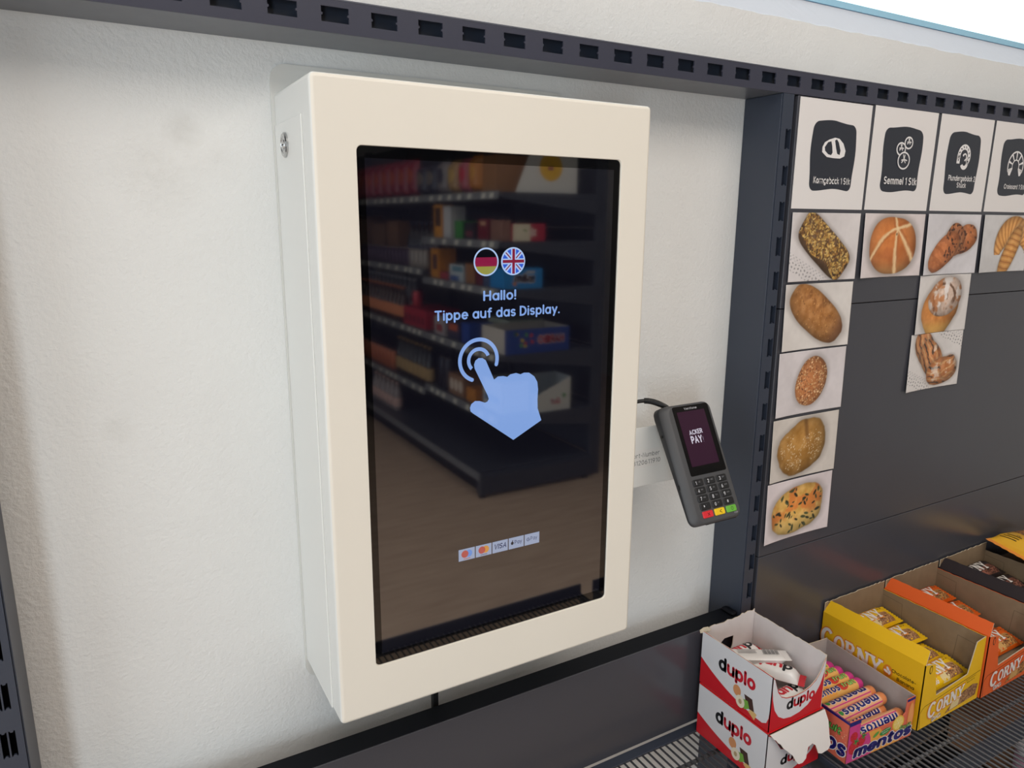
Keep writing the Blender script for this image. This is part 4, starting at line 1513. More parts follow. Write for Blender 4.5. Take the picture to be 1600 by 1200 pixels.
def two_tone(a, u, v, h, wd, rot=0.0):
    """the two-coloured word on the white chocolate cartons"""
    a.text('duplo', u, v, h, M_TXR, width=wd, bold=.062, rot=rot, pick=lambda g: g > 0)
    a.text('duplo', u, v, h, M_DK, width=wd, bold=.062, rot=rot, pick=lambda g: g == 0)


def swoosh(w_, h_, r=.012, sag=.65, lo=.10):
    """white field with its rounded lower corner, above the red corner"""
    pts = [(0, h_), (0, h_ * sag)]
    for k in range(1, 12):
        t = k / 12
        pts.append((w_ * t, h_ * (lo + (sag - lo) * (1 - t) ** 2.2)))
    pts += [(w_ * .97, h_ * (lo + .05)), (w_ * 0.995, h_ * (lo + .16)), (w_, h_ * (lo + .3)), (w_, h_)]
    return pts


def duplo_upper():
    X0, X1, Y0, Y1, Z0, Z1 = 0.5800, 0.6925, -.2220, -.0860, .7975, .8850
    t = thing('chocolate_carton', 'open white and red carton of chocolate bars, stacked on top', 'carton', (X0, Y0, Z0), (0, 0, 0), 'white and red chocolate cartons')
    W, D, H, th = X1 - X0, Y1 - Y0, Z1 - Z0, .0011
    MB().box(th, W - th, th, D - th, 0, .001, M_CARDG).build('bottom', t)
    MB().box(th + .001, W - th - .001, th + .001, D - th - .001, .0011, .0150, M_CARDG).build('insert', t)
    # left wall seen from outside: u runs from the back corner to the front corner
    lw = [(0, 0), (D, 0), (D, H)] + jag((D, H), (0, H - .001), 16, .0007, R3)[1:]
    left = MB().slab(lw, (0, D, 0), (0, -1, 0), (0, 0, 1), th, M_RED, M_CARDW, M_TORN).build('side_wall', t)
    a = Art((0, D, 0), (0, -1, 0), (0, 0, 1))
    a.poly([(p[0] * 1.0, p[1]) for p in swoosh(D - .001, H - .0012, sag=.5, lo=.09)][::-1], M_DW)
    a.up()
    two_tone(a, .0375, .0445, .0215, .0695, .045)
    nut_picture(a, .0875, .0225, 1.25)
    a.build('side_print', left)
    # right wall: its grey inner face shows
    rw = [(0, 0), (D, 0)] + jag((D, H + .001), (0, H), 22, .0008, R3)
    MB().slab(rw, (W, 0, 0), (0, 1, 0), (0, 0, 1), th, M_RED, M_CARDW, M_TORN).build('side_wall', t)
    # back wall with the hand hole and a torn top
    bw = [(0, 0), (W - 2 * th, 0)] + jag((W - 2 * th, H + .001), (0, H + .006), 20, .0020, R3)
    hole = [(.068, .060), (.067, .044), (.062, .030), (.055, .036), (.046, .042), (.041, .048), (.042, .056), (.048, .0605)]
    hole = [(W - q[0], q[1]) for q in hole]
    MB().slab(bw, (W - th, D, 0), (-1, 0, 0), (0, 0, 1), th, M_RED, M_CARDW, M_TORN, holes=[hole]).build('back_wall', t)
    # loose torn ply hanging out of the corner
    MB().slab([(0, 0), (.012, .001), (.016, .006), (.010, .011), (.003, .010), (-.002, .005)], (-.004, D + .001, H - .004), (.92, -.38, 0), (0, -.2, .98), .0012, M_TORN).build('torn_ply', t)
    # front wall with its curved cut
    cut = [(0, H), (.004, H - .004), (.0075, .074), (.013, .060), (.021, .050), (.032, .0445), (.050, .0415), (.068, .0425), (.082, .046), (.094, .053), (.103, .064), (.109, .077), (W, H)]
    fw = [(0, 0), (W, 0)] + cut[::-1]
    fr = MB().slab(fw, (0, 0, 0), (1, 0, 0), (0, 0, 1), th, M_RED, M_CARDW, M_TORN).build('front_wall', t)
    a = Art((0, 0, 0), (1, 0, 0), (0, 0, 1))
    fpts = [(.0012, .0845)] + [(q[0], q[1] - .0012) for q in cut[1:-1]] + [(.1122, .0820)]
    low = [(.1105, .060), (.104, .042), (.094, .028), (.080, .0165), (.063, .0105), (.045, .0090), (.030, .0115), (.018, .019), (.009, .032), (.0035, .050), (.0012, .065)]
    a.poly((fpts + low)[::-1], M_DW)
    a.up()
    two_tone(a, .0345, .0238, .0168, .0590, .0)
    a.build('front_print', fr)
    return t


duplo_upper()


def duplo_lower():
    X0, X1, Y0, Y1, Z0, Z1 = 0.5785, 0.6965, -.2235, -.0880, ZS, .7955
    t = thing('chocolate_carton', 'white and red chocolate carton with a torn front flap, lower one on the shelf', 'carton', (X0, Y0, Z0), (0, 0, 0), 'white and red chocolate cartons')
    W, D, H, th = X1 - X0, Y1 - Y0, Z1 - Z0, .0011
    MB().box(th, W - th, th, D - th, 0, .001, M_CARDG).build('bottom', t)
    left = MB().slab([(0, 0), (D, 0), (D, H), (0, H)], (0, D, 0), (0, -1, 0), (0, 0, 1), th, M_RED, M_CARDW, M_TORN).build('side_wall', t)
    a = Art((0, D, 0), (0, -1, 0), (0, 0, 1))
    a.poly(swoosh(D - .001, H - .0008, sag=.42, lo=.13)[::-1], M_DW)
    a.up()
    two_tone(a, .0385, .0450, .0218, .0690, .03)
    nut_picture(a, .0865, .0230, 1.25)
    a.build('side_print', left)
    MB().slab([(0, 0), (D, 0), (D, H), (0, H)], (W, 0, 0), (0, 1, 0), (0, 0, 1), th, M_RED, M_CARDW, M_TORN).build('side_wall', t)
    MB().slab([(0, 0), (W - 2 * th, 0), (W - 2 * th, H), (0, H)], (W - th, D, 0), (-1, 0, 0), (0, 0, 1), th, M_RED, M_CARDW, M_TORN).build('back_wall', t)
    top = MB().box(0, W, 0.0004, D, H + .0001, H + .0011, M_REDT).build('lid', t)
    a = Art((0, 0, H + .0011), (1, 0, 0), (0, 1, 0))
    a.poly([(.002, D - .002), (.002, .060), (.006, .048), (.011, .040), (.016, .037), (.03, .05), (.03, D - .002)][::1], M_DW)
    a.build('lid_print', top)
    MB().slab([(0, 0), (.010, 0), (.011, .005), (.008, .010), (.002, .009)], (.081, .008, H + .0013), (.9, .15, 0), (-.15, .9, .25), .0012, M_TORN).build('torn_ply', t)
    fr = MB().slab([(0, 0), (W, 0), (W, .030), (.080, .036), (.05, .044), (.030, .052), (.012, .078), (0, H)], (0, 0, 0), (1, 0, 0), (0, 0, 1), th, M_RED, M_CARDW, M_TORN).build('front_wall', t)
    a = Art((0, 0, 0), (1, 0, 0), (0, 0, 1))
    a.poly([(.001, .030), (.004, .016), (.012, .008), (.028, .004), (.052, .0045), (.078, .012), (.098, .022), (.106, .031), (.080, .0352), (.05, .0432), (.030, .0512), (.0115, .077), (.001, H - .003)], M_DW)
    a.up()
    two_tone(a, .0325, .0230, .0150, .0610, .0)
    a.build('front_print', fr)
    # white flap torn open and hanging from the lid's front edge
    fl = [(.001, 0), (W - .001, 0)] + [(W + .006, -.020), (W + .007, -.046), (W + .009, -.058), (W + .003, -.064), (.106, -.065), (.099, -.062), (.094, -.048), (.087, -.0425), (.078, -.0445), (.0745, -.052), (.072, -.060), (.064, -.064), (.056, -.063), (.050, -.056), (.046, -.048)]
    fl += jag((.044, -.046), (.003, -.003), 9, .0012, R3)
    MB().slab(fl[::-1], (0, -.0028, H + .0006), (1, 0, 0), (0, .16, .985), .0011, mat('white_flap_board', (233, 227, 222), .7), M_RED, M_TORN).build('torn_flap', t)


duplo_lower()


# ---- wrapped bars
def pack_profile(L, W, T, cr):
    def top(u, v):
        e = min(u, L - u)
        k = 0.0 if e <= cr else min(1.0, ((e - cr) / (L * .10))) ** .6
        s = min(1.0, abs(2 * v / W))
        return .0005 + T * k * (1 - s ** 3.0) ** .5
    return top


def flow_pack(L, W, T, cr, m, m_end, nx=26, nv=9, zig=.0014):
    """pillow pack with crimped, saw-toothed ends; lies along x, top up"""
    top = pack_profile(L, W, T, cr)
    mb = MB()
    us = [0, cr * .5, cr] + [cr + (L - 2 * cr) * (.5 - .5 * math.cos(PI * i / nx)) for i in range(1, nx)] + [L - cr, L - cr * .5, L]
    nv2 = nv * 2
    V = []
    for i, u in enumerate(us):
        for j in range(nv2 + 1):
            v = -W / 2 + W * j / nv2
            uu = u
            if i in (0, len(us) - 1):
                uu += (zig if j % 2 else -zig) * (1 if i else -1)
            V.append((uu, v, top(u, v)))
    n = nv2 + 1
    k = len(V)
    for i, u in enumerate(us):
        for j in range(n):
            x, y, z = V[i * n + j]
            V.append((x, y, .0004 - (z - .0005) * .25))
    F, E = [], []
    for i in range(len(us) - 1):
        tgt = E if (i < 2 or i >= len(us) - 3) else F
        for j in range(n - 1):
            tgt.append((i * n + j, (i + 1) * n + j, (i + 1) * n + j + 1, i * n + j + 1))
            F.append((k + i * n + j + 1, k + (i + 1) * n + j + 1, k + (i + 1) * n + j, k + i * n + j))
    mb.add(V, F, m)
    mb.add(V, E, m_end)
    return mb, top


def corny_bar(name, label, group, c_wrap, c_text, c_halo, gran, extra):
    """cereal bar in its printed wrapper"""
    L, W, T, cr = .152, .045, .0140, .013
    t = thing(name, label, 'snack bar', (0, 0, 0), group=group)
    m = mat(name + '_film', c_wrap, .28, spec=.6, bump=.12, bscale=90)
    mb, top = flow_pack(L, W, T, cr, m, m)
    wr = mb.build('wrapper', t, smooth=True)
    a = Art(fn=lambda u, v, l: (u, v, top(u, v) + l * 1.5), maxedge=.006)
    a.poly([(.088, -.020), (.130, -.020), (.129, -.008), (.121, .001), (.107, .003), (.096, -.003), (.086, -.012)], gran)
    a.poly([(.070, -.021), (.092, -.021), (.094, -.011), (.100, -.002), (.090, .001), (.078, -.004), (.070, -.012)], extra)
    a.up()
    serif_word(a, 'CORNY', .018, -.008, .0225, c_halo, grow=.0018, squeeze=.90, first=1.2)
    a.up()
    serif_word(a, 'CORNY', .018, -.008, .0225, c_text, squeeze=.90, first=1.2)
    a.text('BIG', .046, -.0190, .0075, c_text, bold=.05)
    for i, wd in enumerate((.013, .010)):
        a.text(('the big', 'one')[i] if False else ('= = =', '= =')[i], .113, .013 - i * .005, .0036, mat('bar_ink', (50, 36, 18), .5), width=wd, bold=.03)
    a.build('print', wr)
    # long seam fin along the front side
    return t


def corny_carton(name, label, X0, c, c_dark, X1, Y0, front_words, flav, lift):
    Y1 = -.0735
    t = thing('snack_carton', label, 'carton', (X0, Y0, ZS), (0, 0, 0), 'cartons of cereal bars')
    W, D, H, th = X1 - X0, Y1 - Y0, .1165, .0014
    m = mat(name + '_carton_board', c, .42, var=.015, vscale=40)
    MB().box(th, W - th, th, D - th, 0, .0012, M_CARD).build('bottom', t)
    # board steps inside that carry the bars
    MB().box(th + .001, W - th - .001, D - .084, D - th - .001, .0013, .0540 + lift, M_CARD).box(th + .001, W - th - .001, th + .001, D - .0845, .0013, .0410 + lift, M_CARD).build('insert', t)
    HB = H + .017
    lw = MB().slab([(0, 0), (D, 0), (D, H), (0, H)], (0, D, 0), (0, -1, 0), (0, 0, 1), th, m, M_CARD, M_TORN).build('side_wall', t)
    # folded, torn strip along the top of the left wall
    top_e = jag((0.004, .0235), (D - .003, .0240), 26, .0005, R3)
    bot = jag((D, 0.0), (0, 0.0), 2, .0, R3)
    MB().slab([(0, 0), (D, 0)] + top_e[::-1], (0, D, H), (0, -1, 0), (.50, 0, .866), .0012, m, M_CARD, M_TORN).build('fold_strip', t)
    rw = [(0, 0), (D, 0), (D, H)] + jag((D, H), (0, H), 24, .0006, R3)[1:]
    right = MB().slab(rw, (W, 0, 0), (0, 1, 0), (0, 0, 1), th, m, M_CARD, m).build('side_wall', t)
    # pressed fold lines on the inner face of the right wall
    fl = Art((W - th, D, 0), (0, -1, 0), (0, 0, 1))
    M_F = mat('board_crease', (96, 80, 60), .9)
    for q in ([(.002, H - .010), (.040, H - .013), (.042, H - .050)], [(D - .048, .04), (D - .044, H - .020), (D - .006, H - .022)]):
        fl.line(q, .0006, M_F, cap=False)
    fl.build('crease', right)
    bk = [(0, 0), (W - 2 * th, 0)] + jag((W - 2 * th, HB), (0, HB), 26, .0012, R3)
    MB().slab(bk, (W - th, D, 0), (-1, 0, 0), (0, 0, 1), th, m, M_CARD, M_TORN).build('back_wall', t)
    # front wall with the deep window cut
    fw = [(0, 0), (W, 0), (W, H), (W - .026, H - .003), (W - .041, .0590), (.042, .0500), (.028, H - .006), (0, H)]
    fr = MB().slab(fw, (0, 0, 0), (1, 0, 0), (0, 0, 1), th, m, M_CARD, M_TORN).build('front_wall', t)
    a = Art((0, 0, 0), (1, 0, 0), (0, 0, 1))
    front_words(a, W, H)
    a.build('front_print', fr)
    if flav:
        a = Art((0, D, 0), (0, -1, 0), (0, 0, 1))
        flav(a, D, H)
        a.build('side_print', lw)
    return t


M_CWHITE = flat((232, 226, 220), .4)
M_CORANGE = flat((222, 134, 40), .4)
M_CRED = flat((206, 86, 44), .4)
M_CINK = flat((40, 30, 18), .5)
G_BAN = granola('print_granola_banana', (92, 58, 44), (150, 104, 70), (196, 152, 96), 420)
G_NUT = granola('print_granola_nut', (70, 46, 34), (150, 96, 52), (206, 150, 84), 420)
G_DARK = granola('print_granola_dark', (40, 26, 24), (92, 56, 46), (150, 100, 84), 420)
F_BAN = flat((226, 204, 150), .4)
F_NUT = flat((206, 160, 96), .4)
F_DARK = flat((150, 92, 76), .4)


def front_print(halo, gran, fruit, sub):
    def f(a, W, H):
        a.line([(.006, .002), (.002, .030), (.008, .036), (.014, .0395), (W - .002, .0545)], .0009, flat((58, 40, 18), .6), cap=False)
        a.ell(.0165, .104, .0042, .0074, M_CINK, n=20)
        a.up()
        a.ell(.0165, .104, .0026, .0056, halo[2], n=18)
        a.poly([(.075, .004), (W - .008, .010), (W - .004, .030), (W - .02, .034), (W - .045, .030), (.092, .018)], gran)
        a.up()
        a.poly([(.088, .006), (.112, .008), (.116, .022), (.104, .027), (.092, .020)], fruit)
        a.up()
        serif_word(a, 'CORNY', .024, .0130, .0215, halo[0], grow=.0016, squeeze=.98, dv=.10, first=1.3)
        a.up()
        serif_word(a, 'CORNY', .024, .0130, .0215, halo[1], squeeze=.98, dv=.10, first=1.3)
        a.text('BIG', .038, .0030, .0078, halo[1], width=.024, bold=.05, dv=.07)
        a.text(sub[0], W - .044, .0465, .0022, M_CINK, width=.030, dv=.1, bold=0.01)
        a.text(sub[1], W - .040, .0420, .0022, M_CINK, width=.022, dv=.1, bold=0.01)
        a.text('o Ballaststoffen', .075, .0445, .0024, halo[1], width=.045, dv=.10, bold=0.01) if False else None
    return f


def yellow_side(a, D, H):
    serif_word(a, 'CORNY', .000, .056, .030, M_CORANGE, grow=.0020, squeeze=.84, first=1.2)
    a.up()
    a.ell(.128, .074, .0085, .0105, M_CORANGE, n=18)
    serif_word(a, 'CORNY', .000, .056, .030, M_CWHITE, squeeze=.84, first=1.2)
    a.up()
    for dx, dy, r in ((0, .003, .5), (-.003, -.002, 1.2), (.003, -.002, -.2)):
        a.ell(.128 + dx, .074 + dy, .0022, .0042, M_CWHITE, rot=r, n=10)
    a.text('Chocolate-', .1345, .0755, .0060, M_CINK, width=.041, bold=.02)
    a.text('Banana', .1445, .0655, .0060, M_CINK, width=.029, bold=.02)


def put_bar(o, X, y, z, rx, ry=0.0, rz=0.0):
    o.location = (X, y, z)
    o.rotation_euler = (rx, ry, rz)


corny_carton('yellow', 'yellow carton of cereal bars with a cut-out front', 0.8860, (236, 186, 26), None, 1.0570, -.2600,
             front_print((M_CORANGE, M_CWHITE, flat((236, 186, 26), .42)), G_BAN, F_BAN, ('Schoko-', 'Banane')), yellow_side, 0.0)
corny_carton('orange', 'orange carton of cereal bars behind the yellow carton', 1.0600, (226, 96, 38), None, 1.2310, -.2640,
             front_print((M_CRED, M_CWHITE, flat((226, 96, 38), .42)), G_NUT, F_NUT, ('Erdnuss-', 'Schoko')), None, 0.0)
corny_carton('black', 'black carton of dark cereal bars at the right picture edge', 1.2350, (44, 36, 38), None, 1.4040, -.2660,
             front_print((M_CINK, M_CWHITE, flat((44, 36, 38), .42)), G_DARK, F_DARK, ('Dark', 'Cocoa')), None, .012)

ordn = ['at the back', 'second from the back', 'third from the back', 'at the front']
spots = [(-.1000, .7885, -.16), (-.1455, .7790, -.16), (-.1870, .7605, .02), (-.2275, .7580, -.22)]
for nm, X, c_w, tx, hl, gr, ex, adj in (('yellow', .8985, (238, 190, 24), M_CWHITE, M_CORANGE, G_BAN, F_BAN, None), ('orange', 1.0690, (216, 92, 22), M_CWHITE, M_CRED, G_NUT, F_NUT, None), ('black', 1.2440, (46, 38, 40), M_CWHITE, M_CINK, G_DARK, F_DARK, None)):
    proto = None
    for i, (y, z, rx) in enumerate(spots):
        lbl = '%s wrapped cereal bar %s of the %s carton' % ({'black': 'dark'}.get(nm, nm), ordn[i], nm)
        if nm == 'black':
            z += .012
        if nm == 'orange' and i == 3:
            z += .004
        rz = (-.006, -.02, .02, .01)[i]
        if proto is None:
            o = proto = corny_bar('cereal_bar', lbl, 'cereal bars in the %s carton' % nm, c_w, tx, hl, gr, ex)
            for ch in o.children_recursive:
                for k, mm in enumerate(ch.data.materials):
                    if mm.name == 'cereal_bar_film':
                        MATS.pop('cereal_bar_film', None)
                        mm.name = nm + '_bar_film'
        else:
            o = dup(proto, (0, 0, 0), label=lbl)
        put_bar(o, X, y, z, -rx if i != 2 else .02, 0, rz)


# ---- chocolate bars in the upper white and red carton
def choc_bar(label):
    L, W, T, cr = .100, .030, .0150, .009
    t = thing('chocolate_bar', label, 'chocolate bar', group='bars in the open white and red carton')
    mw = mat('white_bar_film', (226, 222, 218), .25, spec=.6, bump=.1, bscale=110)
    mr = mat('red_bar_film', (198, 30, 42), .25, spec=.6)
    mb, top = flow_pack(L, W, T, cr, mw, mr, nx=16, nv=6, zig=.0009)
    wr = mb.build('wrapper', t, smooth=True)
    a = Art(fn=lambda u, v, l: (u, v, top(u, v) + l), maxedge=.005)
    two_tone(a, .020, -.008, .0165, .060)
    a.poly([(.009, -.0125), (.09, -.0125), (.089, -.0105), (.05, -.0095), (.010, -.0105)], M_TXR)
    a.build('print', wr)
    return t


cb0 = choc_bar('white chocolate bar lying crosswise at the front of the open carton, letters upside down')
put_bar(cb0, .676, -.203, .8340, .0, .0, math.radians(122))
o = dup(cb0, (.687, -.108, .8330), (0.05, .04, PI - .02), 'white chocolate bar with red letters at the back of the open carton')
o = dup(cb0, (.598, -.113, .8540), (PI - .05, .0, math.radians(-31)), 'white chocolate bar turned barcode side up in the open carton')
bc = Art(fn=lambda u, v, l: (u, v, -.0048 - l), maxedge=.02)
bar_ink = mat('barcode_ink', (48, 46, 50), .5)
for k in range(13):
    x = .060 + k * .0019
    bc.poly([(x, -.007), (x + (.0011 if k % 3 else .0006), -.007), (x + (.0011 if k % 3 else .0006), .006), (x, .006)][::-1], bar_ink)
for k in range(3):
    bc.poly([(.022, -.006 + k * .004), (.050, -.006 + k * .004), (.050, -.005 + k * .004), (.022, -.005 + k * .004)][::-1], bar_ink)
bp = bc.build('barcode', o.children[0])
for poly in bp.data.polygons:
    poly.flip()
o = dup(cb0, (.684, -.198, .8150), (0, .0, PI + .03), 'white chocolate bar lying low behind the cut-out front')
# ---- fruit roll carton
MX, MY, MRZ = .7215, -.2520, -.060
M_PK = flat((206, 64, 134), .38)
M_SAL = flat((222, 110, 84), .4)
M_NAVY = flat((28, 28, 110), .4)
M_MGRN = flat((52, 138, 66), .4)
M_MWHT = flat((236, 230, 226), .4)
M_OR = flat((236, 166, 76), .4)
M_STR = mat('print_strawberry', (196, 36, 52), .4, var=.25, vscale=300)
t = thing('roll_carton', 'pink and orange open carton of fruit candy rolls', 'carton', (MX, MY, ZS), (0, 0, MRZ))
W, D, H, th = .1475, .170, .0705, .0013
MB().box(th, W - th, th, D - th, 0, .0012, M_CARDG).build('bottom', t)
MB().box(th + .001, W - th - .001, .076, D - th - .001, .0013, .0250, M_CARDG).box(th + .001, W - th - .001, th + .001, .0755, .0013, .0100, M_CARDG).build('insert', t)
lft = MB().slab([(0, 0), (D, 0), (D, H), (0, H - .004)], (0, D, 0), (0, -1, 0), (0, 0, 1), th, M_SAL, M_CARDG, M_NAVY).build('side_wall', t)
a = Art((0, D, 0), (0, -1, 0), (0, 0, 1))
a.poly([(.001, H - .0085), (D, H - .0045), (D, H - .0004), (.001, H - .0042)], M_NAVY)
a.ring(.112, .030, .021, .0016, flat((236, 190, 160), .4), 30)
a.ell(.112, .030, .020, .020, flat((214, 122, 84), .4), n=30)
a.up()
a.text('fruit', .118, .0405, .0125, flat((20, 40, 26), .4), width=.0375, bold=.10, shear=.15)
a.text('mentos', .052, .0085, .0260, M_MWHT, width=.1130, bold=.12, shear=.2)
a.up()
a.text('fruit', .118, .0405, .0125, flat((120, 196, 92), .4), width=.0375, bold=.045, shear=.15)
a.text('mentos', .052, .0085, .0260, M_NAVY, width=.1130, bold=.06, shear=.2)
rs = random.Random(5)
for k in range(26):
    a.ell(rs.uniform(.15, .167), rs.uniform(.006, .050), rs.uniform(.0005, .0013), rs.uniform(.0005, .0013), flat((236, 180, 140), .4), n=7)
a.build('side_print', lft)
MB().slab([(0, 0), (D, 0), (D, H + .004), (0, H)], (W, 0, 0), (0, 1, 0), (0, 0, 1), th, M_SAL, M_CARDG, M_CARDG).build('side_wall', t)
bk = [(0, 0), (W - 2 * th, 0)] + jag((W - 2 * th, H + .008), (0, H + .006), 12, .0008, R3)
MB().slab(bk, (W - th, D, 0), (-1, 0, 0), (0, 0, 1), th, M_SAL, M_CARDG, M_TORN).build('back_wall', t)
fw = [(0, 0), (W, 0), (W, H), (W - .019, H - .001), (W - .020, .047), (W - .028, .040), (.028, .0405), (.0245, .046), (.0245, H), (0, H)]
fr = MB().slab(fw, (0, 0, 0), (1, 0, 0), (0, 0, 1), th, M_SAL, M_CARDG, M_SAL).build('front_wall', t)
a = Art((0, 0, 0), (1, 0, 0), (0, 0, 1))
a.poly([(.0005, .0005), (.055, .0005), (.050, .03), (.045, .040), (.0285, .040), (.024, .046), (.024, H - .0075), (.0005, H - .0075)], M_PK)
a.poly([(.055, .0005), (.12, .0005), (.115, .008), (.085, .020), (.07, .039), (.045, .040), (.05, .03)], M_OR)
a.poly([(.0003, H - .0075), (.0245, H - .0075), (.0245, H - .0004), (.0003, H - .0004)], M_NAVY)
a.poly([(W - .019, H - .006), (W - .0004, H - .005), (W - .0004, H - .0004), (W - .019, H - .0014)], M_NAVY)
a.up()
for x, y, r in ((.014, .024, .011), (.030, .031, .0085), (.012, .043, .008)):
    a.ell(x, y, r, r * 1.05, M_STR, n=16)
a.up()
for x, y in ((.018, .033), (.034, .038)):
    for k in range(5):
        a.ell(x + .003 * math.cos(k * 1.2), y + .003 * math.sin(k * 1.2), .0036, .0012, M_MGRN, rot=k * 1.2, n=8)
a.ell(.112, .034, .0135, .0130, flat((232, 186, 66), .4), n=24)
a.ell(.140, .036, .0075, .0280, flat((226, 130, 66), .4), n=24)
a.up()
a.ell(.112, .034, .0112, .0108, flat((238, 208, 116), .4), n=24)
a.ell(.140, .036, .0056, .0245, flat((236, 158, 96), .4), n=24)
a.up()
for k in range(6):
    an = k * PI / 3
    a.line([(.112, .034), (.112 + .0105 * math.cos(an), .034 + .010 * math.sin(an))], .0006, flat((244, 230, 180), .4), cap=False)
a.ell(.0830, .0290, .0125, .0052, M_MGRN, rot=.12, n=24)
a.ell(.062, .0305, .007, .003, flat((92, 160, 70), .4), rot=.5, n=12)
a.up()
a.text('no artificial', .0735, .0296, .0022, M_MWHT, width=.019, bold=.02, rot=.12)
a.text('colours', .0765, .0262, .0022, M_MWHT, width=.013, bold=.02, rot=.12)
a.text('fruit', .1160, .0185, .0085, flat((22, 60, 30), .4), width=.0260, bold=.09, shear=.15)
a.text('mentos', .0155, .0058, .0185, M_MWHT, width=.1270, bold=.14, shear=.12)
a.up()
a.text('fruit', .1160, .0185, .0085, flat((150, 208, 110), .4), width=.0260, bold=.03, shear=.15)
a.text('mentos', .0155, .0058, .0185, M_NAVY, width=.1270, bold=.085, shear=.12)
a.build('front_print', fr)
RCART = Matrix.Translation((MX, MY, ZS)) @ Matrix.Rotation(MRZ, 4, 'Z')


def candy_roll(label, kind):
    L, R = .125, .0100
    t = thing('candy_roll', label, 'candy roll', group='fruit candy rolls in the open carton')
    cols = {'w': (234, 176, 132), 'y': (234, 184, 104)}
    m = mat('roll_film_' + kind, cols[kind], .3, spec=.6, bump=.06, bscale=160)
    mp = mat('roll_end_film', (212, 60, 140), .3, spec=.6, bump=.25, bscale=220)
    mo = mat('roll_end_orange', (226, 140, 84), .3, spec=.6, bump=.25, bscale=220)
    prof = [(.0045, 0), (.0085, .0012), (R, .004), (R, .014)]
    prof2 = [(R, .014), (R, L - .014)]
    prof3 = [(R, L - .014), (R, L - .004), (.0085, L - .0012), (.0045, L)]
    mb = MB()
    for pf, mm in ((prof, mo), (prof2, m), (prof3, mp)):
        n = 20
        V = [(z, r * math.cos(2 * PI * k / n), r * math.sin(2 * PI * k / n)) for r, z in pf for k in range(n)]
        F = [(i * n + k, i * n + (k + 1) % n, (i + 1) * n + (k + 1) % n, (i + 1) * n + k) for i in range(len(pf) - 1) for k in range(n)]
        if pf is prof:
            F.append(tuple(reversed(range(n))))
        if pf is prof3:
            F.append(tuple(range((len(pf) - 1) * n, len(pf) * n)))
        mb.add(V, F, mm)
    wr = mb.build('wrapper', t, smooth=True)

    def wrap(u, v, l):
        an = v / R
        return (u, -(R + l + .0001) * math.sin(-an) * -1, (R + l + .0001) * math.cos(an))
    a = Art(fn=lambda u, v, l: (u, (R + l + .0001) * math.sin(v / R), (R + l + .0001) * math.cos(v / R)), maxedge=.0028)
    if kind == 'w':
        a.rect(.014, -.0085, .111, -.0065, M_PK)
        a.rect(.014, .0075, .111, .0095, M_PK)
        a.text('mentos', .018, -.0058, .0128, M_MWHT, width=.082, bold=.10, shear=.1)
        a.up()
        a.text('mentos', .018, -.0058, .0128, M_NAVY, width=.082, bold=.055, shear=.1)
        a.ell(.106, -.001, .004, .004, M_MGRN, n=14)
    else:
        a.rect(.014, -.0100, .060, .0100, M_OR)
        a.ell(.080, .0, .011, .008, flat((206, 58, 48), .4), n=16)
        a.up()
        a.text('mentos', .010, -.0055, .0120, M_MWHT, width=.060, bold=.10, shear=.1)
        a.text('fruit', .078, -.0040, .0088, flat((22, 60, 30), .4), width=.030, bold=.09, shear=.15)
        a.up()
        a.text('mentos', .010, -.0055, .0120, M_NAVY, width=.060, bold=.055, shear=.1)
        a.text('fruit', .078, -.0040, .0088, flat((158, 212, 112), .4), width=.030, bold=.03, shear=.15)
    a.build('print', wr)
    return t


rw_, ry_ = None, None
desc = ['at the back of the fruit roll carton', 'second from the back of the fruit roll carton', 'third from the back, green lettering at its end', 'fourth from the back, green lettering at its end',
        'lying upside down in the middle of the fruit roll carton', 'lying tilted on top near the front of the fruit roll carton', 'wedged under the tilted roll of the fruit roll carton', 'turned to its silver barcode side in the fruit roll carton', 'at the very front behind the cut-out window']
#        local x of left end, y, z, yaw, roll, kind, flipped
pos = [(.012, .148, .0360, 0, .2, 'y', 0), (.010, .128, .0395, .0, .1, 'y', 0), (.012, .108, .0400, .0, .15, 'y', 0), (.012, .088, .0400, .02, .1, 'y', 0),
       (.137, .0665, .0400, PI + .03, .1, 'w', 1), (.137, .047, .0405, PI + .05, -.3, 'w', 1), (.134, .042, .0225, PI + .02, -.6, 'w', 1), (.130, .0265, .0215, PI, 2.6, 'w', 1), (.137, .0145, .0330, PI + .01, -.9, 'w', 1)]
protos = {}
for i, (x, y, z, yaw, roll, kd, fl_) in enumerate(pos):
    lbl = 'fruit candy roll ' + (desc[i] if i < len(desc) else 'buried in the bottom layer of the fruit roll carton')
    if kd not in protos:
        o = protos[kd] = candy_roll(lbl, kd)
    else:
        o = dup(protos[kd], (0, 0, 0), label=lbl)
    Mx = RCART @ Matrix.Translation((x, y, z)) @ Matrix.Rotation(yaw, 4, 'Z') @ Matrix.Rotation(roll, 4, 'X')
    o.location = Mx.to_translation()
    o.rotation_euler = Mx.to_euler()
    if i == 7:
        b_ = Art(fn=lambda u, v, l: (u, (.0100 + l + .0002) * math.sin(v / .0100), (.0100 + l + .0002) * math.cos(v / .0100)), maxedge=.003)
        b_.rect(.018, -.036, .108, -.012, mat('silver_film', (190, 186, 190), .3))
        b_.up()
        for k in range(14):
            b_.rect(.040 + k * .0026, -.032, .0412 + k * .0026, -.017, bar_ink)
        b_.build('barcode', o.children[0])

